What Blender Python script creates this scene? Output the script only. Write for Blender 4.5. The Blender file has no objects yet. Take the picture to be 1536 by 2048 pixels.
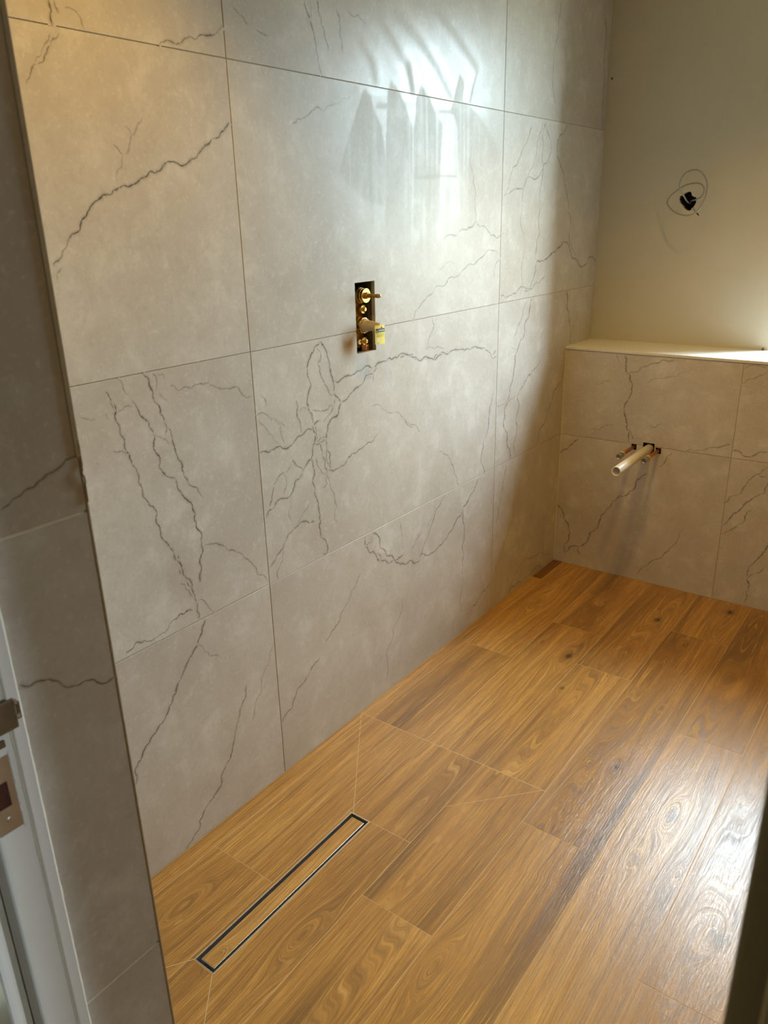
import bpy, bmesh, math, random
from mathutils import Vector, Matrix, noise, Euler

SC = bpy.context.scene
COL = SC.collection
PI = math.pi

# ------------------------------------------------------------------ camera
F_PX = 1554.37
cam_d = bpy.data.cameras.new('camera')
cam = bpy.data.objects.new('camera', cam_d)
COL.objects.link(cam)
cam.location = (1.34863, -0.70901, 1.48210)
cam.rotation_euler = (1.212363, 0.023297, 0.636217)
cam_d.sensor_fit = 'VERTICAL'
cam_d.sensor_height = 36.0
cam_d.lens = F_PX / 2048 * 36.0
cam_d.clip_start = 0.01
cam_d.dof.use_dof = True
cam_d.dof.focus_distance = 2.1
cam_d.dof.aperture_fstop = 9.0
SC.camera = cam

# ------------------------------------------------------------------ exposure, world, lights
SC.view_settings.view_transform = 'Standard'
SC.view_settings.look = 'None'
SC.view_settings.gamma = 1.0
SC.view_settings.exposure = 0.0
SC.cycles.use_denoising = True
SC.cycles.max_bounces = 8
SC.cycles.diffuse_bounces = 5
SC.cycles.sample_clamp_indirect = 6.0

SKY = (0.70, 0.89, 1.0)
SKY_STRENGTH = 95.0
LAMP_W = 17.5
LAMP_COL = (1.0, 0.56, 0.075)
HALL_W = 17.0

world = bpy.data.worlds.new('sky')
SC.world = world
world.use_nodes = True
wn = world.node_tree
wn.nodes.clear()
w_out = wn.nodes.new('ShaderNodeOutputWorld')
w_bg = wn.nodes.new('ShaderNodeBackground')
w_tc = wn.nodes.new('ShaderNodeTexCoord')
w_sep = wn.nodes.new('ShaderNodeSeparateXYZ')
w_ramp = wn.nodes.new('ShaderNodeValToRGB')
w_map = wn.nodes.new('ShaderNodeMapRange')
wn.links.new(w_tc.outputs['Generated'], w_sep.inputs[0])
wn.links.new(w_sep.outputs['Z'], w_map.inputs[0])
w_map.inputs[1].default_value = -1.0
w_map.inputs[2].default_value = 1.0
wn.links.new(w_map.outputs[0], w_ramp.inputs[0])
w_ramp.color_ramp.elements[0].position = 0.47
w_ramp.color_ramp.elements[0].color = (0.16, 0.19, 0.15, 1)
w_ramp.color_ramp.elements[1].position = 0.56
w_ramp.color_ramp.elements[1].color = (*SKY, 1)
wn.links.new(w_ramp.outputs[0], w_bg.inputs[0])
w_bg.inputs[1].default_value = SKY_STRENGTH
wn.links.new(w_bg.outputs[0], w_out.inputs[0])


def light(name, kind, loc, energy, color, **kw):
    d = bpy.data.lights.new(name, kind)
    d.energy = energy
    d.color = color
    for k, v in kw.items():
        setattr(d, k, v)
    o = bpy.data.objects.new(name, d)
    COL.objects.link(o)
    o.location = loc
    return o


# window opening (x0,x1,z0,z1) in the back wall
WX0, WX1, WZ0, WZ1 = 0.740, 1.13, 0.974, 2.26
D = 2.636          # upper back wall plane
F = 2.374          # face of the boxed ledge wall
LZ = 0.974         # ledge height
XN = 0.646         # tiled door reveal plane
YN = -0.2865       # its corner towards the room
XR = 2.25          # right wall
ZC = 2.42          # ceiling
portal = light('window_daylight', 'AREA', ((WX0 + WX1) / 2, D + 0.17, (WZ0 + WZ1) / 2), 1.0, (1, 1, 1),
               shape='RECTANGLE', size=WX1 - WX0, size_y=WZ1 - WZ0)
portal.rotation_euler = (-PI / 2, 0, 0)
portal.data.cycles.is_portal = True
hall = light('hall_daylight', 'AREA', (2.60, -0.57, 1.3), HALL_W, (0.74, 0.9, 1.0),
             shape='RECTANGLE', size=1.3, size_y=0.20)
hall.rotation_euler = (0, PI / 2, 0)

# ------------------------------------------------------------------ helpers


def mat(name):
    m = bpy.data.materials.new(name)
    m.use_nodes = True
    m.node_tree.nodes.clear()
    return m, NB(m.node_tree)


class NB:
    def __init__(self, t):
        self.t = t

    def n(self, kind, ins=None, **props):
        nd = self.t.nodes.new('ShaderNode' + kind)
        for k, v in props.items():
            setattr(nd, k, v)
        for k, v in (ins or {}).items():
            self.put(nd.inputs[k], v)
        return nd

    def put(self, sock, v):
        if isinstance(v, bpy.types.NodeSocket):
            self.t.links.new(v, sock)
        elif isinstance(v, bpy.types.Node):
            self.t.links.new(v.outputs[0], sock)
        else:
            sock.default_value = v

    def math(self, op, a, b=0.0, c=0.0, clamp=False):
        nd = self.n('Math', operation=op, use_clamp=clamp)
        for i, v in enumerate((a, b, c)):
            self.put(nd.inputs[i], v)
        return nd.outputs[0]

    def mix(self, f, a, b):
        nd = self.n('Mix', data_type='RGBA')
        self.put(nd.inputs[0], f)
        self.put(nd.inputs[6], a)
        self.put(nd.inputs[7], b)
        return nd.outputs[2]

    def ramp(self, f, stops):
        nd = self.n('ValToRGB')
        self.put(nd.inputs[0], f)
        e = nd.color_ramp.elements
        while len(e) < len(stops):
            e.new(0.5)
        for el, (p, c) in zip(e, stops):
            el.position = p
            el.color = (*c, 1) if len(c) == 3 else c
        return nd.outputs[0]

    def rng(self, f, a, b, c, d):
        nd = self.n('MapRange')
        for i, v in enumerate((f, a, b, c, d)):
            self.put(nd.inputs[i], v)
        return nd.outputs[0]

    def noise(self, vec, scale, detail=3.0, rough=0.5, dist=0.0):
        nd = self.n('TexNoise', {'Scale': scale, 'Detail': detail, 'Roughness': rough, 'Distortion': dist})
        if vec is not None:
            self.put(nd.inputs['Vector'], vec)
        return nd.outputs[0]

    def attr(self, name, out='Fac'):
        return self.n('Attribute', attribute_name=name).outputs[out]

    def bsdf(self, color, rough, metal=0.0, normal=None, spec=0.5, **extra):
        b = self.n('BsdfPrincipled')
        self.put(b.inputs['Base Color'], color)
        self.put(b.inputs['Roughness'], rough)
        self.put(b.inputs['Metallic'], metal)
        self.put(b.inputs['Specular IOR Level'], spec)
        for k, v in extra.items():
            self.put(b.inputs[k], v)
        if normal is not None:
            self.put(b.inputs['Normal'], normal)
        self.out(b.outputs[0])
        return b

    def out(self, s):
        o = self.n('OutputMaterial')
        self.t.links.new(s, o.inputs[0])

    def bump(self, h, strength, dist):
        return self.n('Bump', {'Strength': strength, 'Distance': dist, 'Height': h}).outputs[0]

    def obj(self):
        return self.n('TexCoord').outputs['Object']


def lin(r, g, b):
    f = lambda c: c / 12.92 if c <= 0.04045 else ((c + 0.055) / 1.055) ** 2.4
    return (f(r / 255), f(g / 255), f(b / 255), 1.0)


def simple(name, col, rough, metal=0.0, var=0.08, scale=30.0, bump=0.0, spec=0.5):
    m, b = mat(name)
    n = b.noise(b.obj(), scale, 4.0)
    c = b.mix(n, tuple(x * (1 - var) for x in col[:3]) + (1,), tuple(min(1, x * (1 + var)) for x in col[:3]) + (1,))
    nm = b.bump(n, bump, 0.002) if bump else None
    b.bsdf(c, b.rng(n, 0, 1, max(0.02, rough - 0.06), min(1, rough + 0.06)), metal, nm, spec)
    return m


class MB:
    """collects shapes for one mesh object"""

    def __init__(self):
        self.v, self.f, self.mi, self.at, self.sm = [], [], [], {}, []

    def vert(self, p, **a):
        self.v.append(tuple(p))
        for k, val in a.items():
            self.at.setdefault(k, {})[len(self.v) - 1] = val
        return len(self.v) - 1

    def face(self, idx, m=0, smooth=False):
        self.f.append(tuple(idx))
        self.mi.append(m)
        self.sm.append(smooth)

    def quad(self, a, b, c, d, m=0, **at):
        self.face([self.vert(p, **at) for p in (a, b, c, d)], m)

    def box(self, lo, hi, m=0, skip=(), bev=0.0):
        x0, y0, z0 = lo
        x1, y1, z1 = hi
        if bev > 0:
            bm = bmesh.new()
            bmesh.ops.create_cube(bm, size=1.0)
            for v in bm.verts:
                v.co = Vector(((x0 + x1) / 2 + v.co.x * (x1 - x0), (y0 + y1) / 2 + v.co.y * (y1 - y0), (z0 + z1) / 2 + v.co.z * (z1 - z0)))
            bmesh.ops.bevel(bm, geom=bm.edges[:], offset=bev, segments=2, affect='EDGES', profile=0.5)
            self.addbm(bm, m)
            return
        i = [self.vert(p) for p in ((x0, y0, z0), (x1, y0, z0), (x1, y1, z0), (x0, y1, z0), (x0, y0, z1), (x1, y0, z1), (x1, y1, z1), (x0, y1, z1))]
        faces = {'-z': (0, 3, 2, 1), '+z': (4, 5, 6, 7), '-y': (0, 1, 5, 4), '+x': (1, 2, 6, 5), '+y': (2, 3, 7, 6), '-x': (3, 0, 4, 7)}
        for k, f in faces.items():
            if k not in skip:
                self.face([i[j] for j in f], m)

    def addbm(self, bm, m=0, smooth=False):
        bm.verts.ensure_lookup_table()
        off = len(self.v)
        for v in bm.verts:
            self.vert(v.co)
        bm.verts.index_update()
        for f in bm.faces:
            self.face([off + v.index for v in f.verts], m, smooth)
        bm.free()

    def lathe(self, prof, org, axis, m=0, n=24, smooth=True, phase=0.0):
        """prof: (radius, distance along axis)"""
        ax = Vector(axis).normalized()
        up = Vector((0, 0, 1)) if abs(ax.z) < 0.9 else Vector((1, 0, 0))
        a = ax.cross(up).normalized()
        b = ax.cross(a).normalized()
        o = Vector(org)
        rings = []
        for r, t in prof:
            rings.append([self.vert(o + ax * t + (a * math.cos(phase + 2 * PI * k / n) + b * math.sin(phase + 2 * PI * k / n)) * r) for k in range(n)])
        for r0, r1 in zip(rings, rings[1:]):
            for k in range(n):
                self.face((r0[k], r1[k], r1[(k + 1) % n], r0[(k + 1) % n]), m, smooth)
        return rings

    def solid_lathe(self, prof, org, axis, m=0, n=24, smooth=False, phase=0.0):
        """closed at both ends"""
        r = self.lathe(prof, org, axis, m, n, smooth, phase)
        self.face(r[0][::-1], m)
        self.face(r[-1], m)

    def tube(self, pts, rad, m=0, n=10, smooth=True, cap=True, flat=1.0):
        P = [Vector(p) for p in pts]
        t0 = (P[1] - P[0]).normalized()
        up = Vector((0, 0, 1)) if abs(t0.z) < 0.9 else Vector((1, 0, 0))
        nrm = t0.cross(up).normalized()
        rings = []
        for i, p in enumerate(P):
            t = (P[min(i + 1, len(P) - 1)] - P[max(i - 1, 0)]).normalized()
            nrm = (nrm - t * nrm.dot(t)).normalized()
            bn = t.cross(nrm)
            r = rad[i] if isinstance(rad, (list, tuple)) else rad
            rings.append([self.vert(p + nrm * r * math.cos(2 * PI * k / n) + bn * r * flat * math.sin(2 * PI * k / n)) for k in range(n)])
        for r0, r1 in zip(rings, rings[1:]):
            for k in range(n):
                self.face((r0[k], r0[(k + 1) % n], r1[(k + 1) % n], r1[k]), m, smooth)
        if cap:
            self.face(rings[0][::-1], m)
            self.face(rings[-1], m)

    def build(self, name, mats, parent=None, loc=(0, 0, 0), fix=True):
        me = bpy.data.meshes.new(name)
        L = Vector(loc)
        me.from_pydata([tuple(Vector(p) - L) for p in self.v] if loc != (0, 0, 0) else self.v, [], self.f)
        mats = mats if isinstance(mats, (list, tuple)) else [mats]
        for mm in mats:
            me.materials.append(mm)
        me.polygons.foreach_set('material_index', self.mi)
        me.polygons.foreach_set('use_smooth', self.sm)
        if mats[0].name in ('oak_look_floor_tile', 'marble_look_tile') and 'ov' not in self.at and self.v:
            self.at['ov'] = {0: (0.0, 0.0, 0.0, 0.0)}
        for k, d in self.at.items():
            if isinstance(next(iter(d.values())), tuple):
                a = me.attributes.new(k, 'FLOAT_COLOR', 'POINT')
                buf = [0.0] * (4 * len(self.v))
                for i, c in d.items():
                    buf[4 * i:4 * i + 4] = c
                a.data.foreach_set('color', buf)
            else:
                a = me.attributes.new(k, 'FLOAT', 'POINT')
                buf = [0.0] * len(self.v)
                for i, c in d.items():
                    buf[i] = c
                a.data.foreach_set('value', buf)
        if fix:
            bm = bmesh.new()
            bm.from_mesh(me)
            bmesh.ops.recalc_face_normals(bm, faces=bm.faces[:])
            bm.to_mesh(me)
            bm.free()
        me.update()
        o = bpy.data.objects.new(name, me)
        COL.objects.link(o)
        o.location = loc
        if parent is not None:
            o.parent = parent
            base = Vector((0, 0, 0))
            q = parent
            while q is not None:
                base += q.location
                q = q.parent
            o.location = L - base
        return o


def struct(o):
    o['kind'] = 'structure'
    return o


def tag(o, label, cat, group=None):
    o['label'] = label
    o['category'] = cat
    if group:
        o['group'] = group
    return o


def empty(name, loc=(0, 0, 0)):
    o = bpy.data.objects.new(name, None)
    COL.objects.link(o)
    o.location = loc
    return o


def spline(pts, k=8, closed=False):
    """Catmull-Rom through the points"""
    P = [Vector(p) for p in pts]
    out = []
    for i in range(len(P) - 1):
        p0 = P[max(i - 1, 0)]
        p1, p2 = P[i], P[i + 1]
        p3 = P[min(i + 2, len(P) - 1)]
        for j in range(k):
            t = j / k
            out.append(0.5 * ((2 * p1) + (p2 - p0) * t + (2 * p0 - 5 * p1 + 4 * p2 - p3) * t * t + (3 * p1 - p0 - 3 * p2 + p3) * t ** 3))
    out.append(P[-1])
    return out


# ------------------------------------------------------------------ materials
def make_tile():
    m, b = mat('marble_look_tile')
    co = b.n('VectorMath', {0: b.obj()}, operation='ADD')
    sd = b.attr('seed')
    b.put(co.inputs[1], b.n('CombineXYZ', {0: b.math('MULTIPLY', sd, 7.3), 1: b.math('MULTIPLY', sd, 3.1), 2: b.math('MULTIPLY', sd, 5.7)}).outputs[0])
    co = co.outputs[0]
    big = b.noise(co, 2.6, 5.0, 0.6, 0.4)
    mid = b.noise(co, 11.0, 6.0, 0.62, 0.3)
    fine = b.noise(co, 120.0, 3.0, 0.6)
    c = b.ramp(big, [(0.28, (0.475, 0.43, 0.375)), (0.5, (0.575, 0.535, 0.480)), (0.74, (0.655, 0.625, 0.575))])
    c = b.mix(b.rng(mid, 0.40, 0.72, 0.0, 0.60), c, (0.49, 0.435, 0.365, 1))
    c = b.mix(b.rng(mid, 0.26, 0.44, 0.50, 0.0), c, (0.74, 0.71, 0.655, 1))
    spk = b.noise(co, 46.0, 5.0, 0.65, 0.5)
    c = b.mix(b.rng(spk, 0.54, 0.78, 0.0, 0.50), c, (0.46, 0.405, 0.335, 1))
    c = b.mix(b.rng(spk, 0.24, 0.42, 0.42, 0.0), c, (0.76, 0.73, 0.675, 1))
    c = b.mix(b.rng(fine, 0.58, 0.74, 0.0, 0.36), c, (0.80, 0.77, 0.71, 1))
    c = b.mix(b.rng(fine, 0.26, 0.42, 0.26, 0.0), c, (0.40, 0.345, 0.28, 1))
    ov = b.n('Attribute', attribute_name='ov')
    br = b.rng(b.noise(co, 150.0, 3.0, 0.6), 0.3, 0.6, 0.55, 1.0)
    c = b.mix(b.math('MULTIPLY', ov.outputs['Alpha'], br), c, ov.outputs['Color'])
    gl = b.attr('gl')
    r = b.math('ADD', b.rng(gl, -0.3, 1, 0.44, 0.27), b.math('MULTIPLY', b.math('SUBTRACT', mid, 0.5), 0.12))
    b.bsdf(c, r, 0, b.bump(b.math('ADD', fine, b.math('MULTIPLY', mid, 2.0)), 0.10, 0.001), b.rng(gl, -0.3, 1, 0.22, 0.70))
    return m


TILE = make_tile()
GROUT = simple('tile_grout', (0.40, 0.345, 0.265), 0.9, var=0.12, scale=60)


def make_wood():
    m, b = mat('oak_look_floor_tile')
    g = b.attr('g')
    v = b.attr('along')
    sd = b.attr('seed')
    kn = b.attr('kn')
    s37 = b.math('MULTIPLY', sd, 37.0)
    vec = lambda a, c: b.n('CombineXYZ', {0: b.math('MULTIPLY', g, a), 1: b.math('MULTIPLY', v, c), 2: s37}).outputs[0]
    n1 = b.noise(vec(11.0, 0.8), 1.0, 3.0, 0.55, 0.3)
    n2 = b.noise(vec(75.0, 1.6), 1.0, 4.0, 0.62, 0.15)
    n3 = b.noise(vec(330.0, 6.0), 1.0, 4.0, 0.68)
    n4 = b.noise(vec(800.0, 24.0), 1.0, 2.0, 0.6)
    ring = b.math('SINE', b.math('MULTIPLY', b.math('ADD', g, b.math('MULTIPLY', n3, 0.004)), 900.0))
    tone = b.math('ADD', b.math('MULTIPLY', b.math('SUBTRACT', sd, 0.5), 0.16), n1)
    c = b.ramp(tone, [(0.24, (0.205, 0.098, 0.024)), (0.40, (0.390, 0.198, 0.048)), (0.58, (0.540, 0.285, 0.072)), (0.80, (0.680, 0.400, 0.122))])
    c = b.mix(b.rng(n1, 0.26, 0.42, 0.62, 0.0), c, (0.175, 0.098, 0.038, 1))
    c = b.mix(b.rng(n2, 0.44, 0.70, 0.0, 0.62), c, (0.245, 0.128, 0.043, 1))
    c = b.mix(b.rng(n2, 0.24, 0.42, 0.55, 0.0), c, (0.72, 0.455, 0.150, 1))
    c = b.mix(b.rng(ring, 0.2, 1.0, 0.0, 0.30), c, (0.22, 0.112, 0.036, 1))
    c = b.mix(b.rng(n3, 0.50, 0.66, 0.0, 0.62), c, (0.190, 0.094, 0.030, 1))
    c = b.mix(b.rng(n3, 0.30, 0.45, 0.55, 0.0), c, (0.76, 0.48, 0.165, 1))
    c = b.mix(b.rng(n4, 0.54, 0.68, 0.0, 0.40), c, (0.16, 0.078, 0.026, 1))
    c = b.mix(b.rng(kn, 0.04, 0.9, 0.0, 0.95), c, (0.060, 0.032, 0.014, 1))
    ov = b.n('Attribute', attribute_name='ov')
    c = b.mix(ov.outputs['Alpha'], c, ov.outputs['Color'])
    h = b.math('ADD', b.math('MULTIPLY', n2, 1.0), b.math('ADD', b.math('MULTIPLY', n3, 0.8), b.math('MULTIPLY', b.noise(b.n('Mapping', {'Vector': b.obj(), 'Scale': (260.0, 34.0, 1.0)}).outputs[0], 1.0, 4.0, 0.7, 0.8), 1.6)))
    r = b.rng(n3, 0.35, 0.65, 0.22, 0.36)
    b.bsdf(c, r, 0, b.bump(h, 0.27, 0.0012), 0.62)
    return m


WOOD = make_wood()
WGROUT = simple('floor_grout', (0.62, 0.42, 0.21), 0.85, var=0.22, scale=80)
PLASTER = simple('cream_plaster', (0.60, 0.56, 0.46), 0.75, var=0.05, scale=9, bump=0.12)
CEIL = simple('white_ceiling_paint', (0.46, 0.39, 0.27), 0.85, var=0.03, scale=6)
WHITE = simple('white_gloss_paint', (0.80, 0.81, 0.80), 0.38, var=0.05, scale=14, bump=0.05)
SHADEPAINT = simple('shaded_frame_paint', (0.30, 0.235, 0.11), 0.6, var=0.10, scale=18)  # frame paint with the right jamb's olive shade put into its colour
LEDGE = simple('white_ledge_board', (0.70, 0.675, 0.62), 0.45, var=0.04, scale=12)
CAULK = simple('cream_filler', (0.78, 0.70, 0.56), 0.7, var=0.10, scale=90, bump=0.2)
UPVC = simple('white_plastic', (0.74, 0.73, 0.70), 0.28, var=0.02, scale=10)
PIPEWHITE = simple('white_waste_pipe_plastic', (0.84, 0.80, 0.72), 0.35, var=0.03, scale=20)
COPPER = simple('tarnished_copper', (0.62, 0.235, 0.085), 0.34, 1.0, var=0.25, scale=70)
BRASS = simple('brass', (0.90, 0.66, 0.24), 0.24, 1.0, var=0.12, scale=60)
BRASSDULL = simple('dull_cast_brass', (0.46, 0.30, 0.10), 0.48, 1.0, var=0.25, scale=50, bump=0.2)
CHROME = simple('brushed_steel', (0.66, 0.66, 0.66), 0.42, 1.0, var=0.06, scale=80)
NICKEL = simple('dull_nickel', (0.47, 0.44, 0.38), 0.42, 1.0, var=0.15, scale=60)
DARKMETAL = simple('dark_bronze_metal', (0.16, 0.125, 0.075), 0.5, 0.6, var=0.3, scale=60)
SEAL = simple('old_beige_sealant', (0.42, 0.33, 0.20), 0.75, var=0.15, scale=90, bump=0.2)
BLACK = simple('black_void', (0.008, 0.006, 0.005), 0.8, var=0.1)
RECESS = simple('dark_recess_board', (0.075, 0.05, 0.022), 0.7, var=0.3, scale=40)
CABLE_M = simple('grey_cable_sheath', (0.30, 0.295, 0.265), 0.5, var=0.08, scale=60)
RUST = simple('rusty_mortice', (0.07, 0.022, 0.012), 0.9, var=0.6, scale=160)
YELLOW = simple('yellow_tag_card', (0.78, 0.62, 0.03), 0.55, var=0.12, scale=60)
TAGBLACK = simple('black_ink', (0.02, 0.018, 0.012), 0.6, var=0.1)
TAGPALE = simple('pale_ink', (0.80, 0.76, 0.55), 0.6, var=0.1)
CREAMPLASTIC = simple('cream_spindle_cap', (0.58, 0.46, 0.31), 0.45, var=0.1, scale=80)
RAWWALL = simple('broken_plaster', (0.30, 0.23, 0.14), 0.95, var=0.4, scale=120, bump=0.6)
OCHRE = simple('warm_ochre_plaster', (0.34, 0.22, 0.10), 0.85, var=0.06, scale=9, bump=0.12)
HALLPAINT = simple('hall_wall_paint', (0.34, 0.32, 0.28), 0.85, var=0.03)


def make_glass():
    m, b = mat('window_glass')
    t = b.n('BsdfTransparent', {'Color': (0.96, 0.97, 0.97, 1)})
    g = b.n('BsdfGlossy', {'Color': (1, 1, 1, 1), 'Roughness': 0.02})
    f = b.n('LayerWeight', {'Blend': 0.12})
    mx = b.n('MixShader')
    b.put(mx.inputs[0], f.outputs['Fresnel'])
    b.put(mx.inputs[1], t)
    b.put(mx.inputs[2], g)
    b.out(mx.outputs[0])
    return m


GLASS = make_glass()

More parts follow.
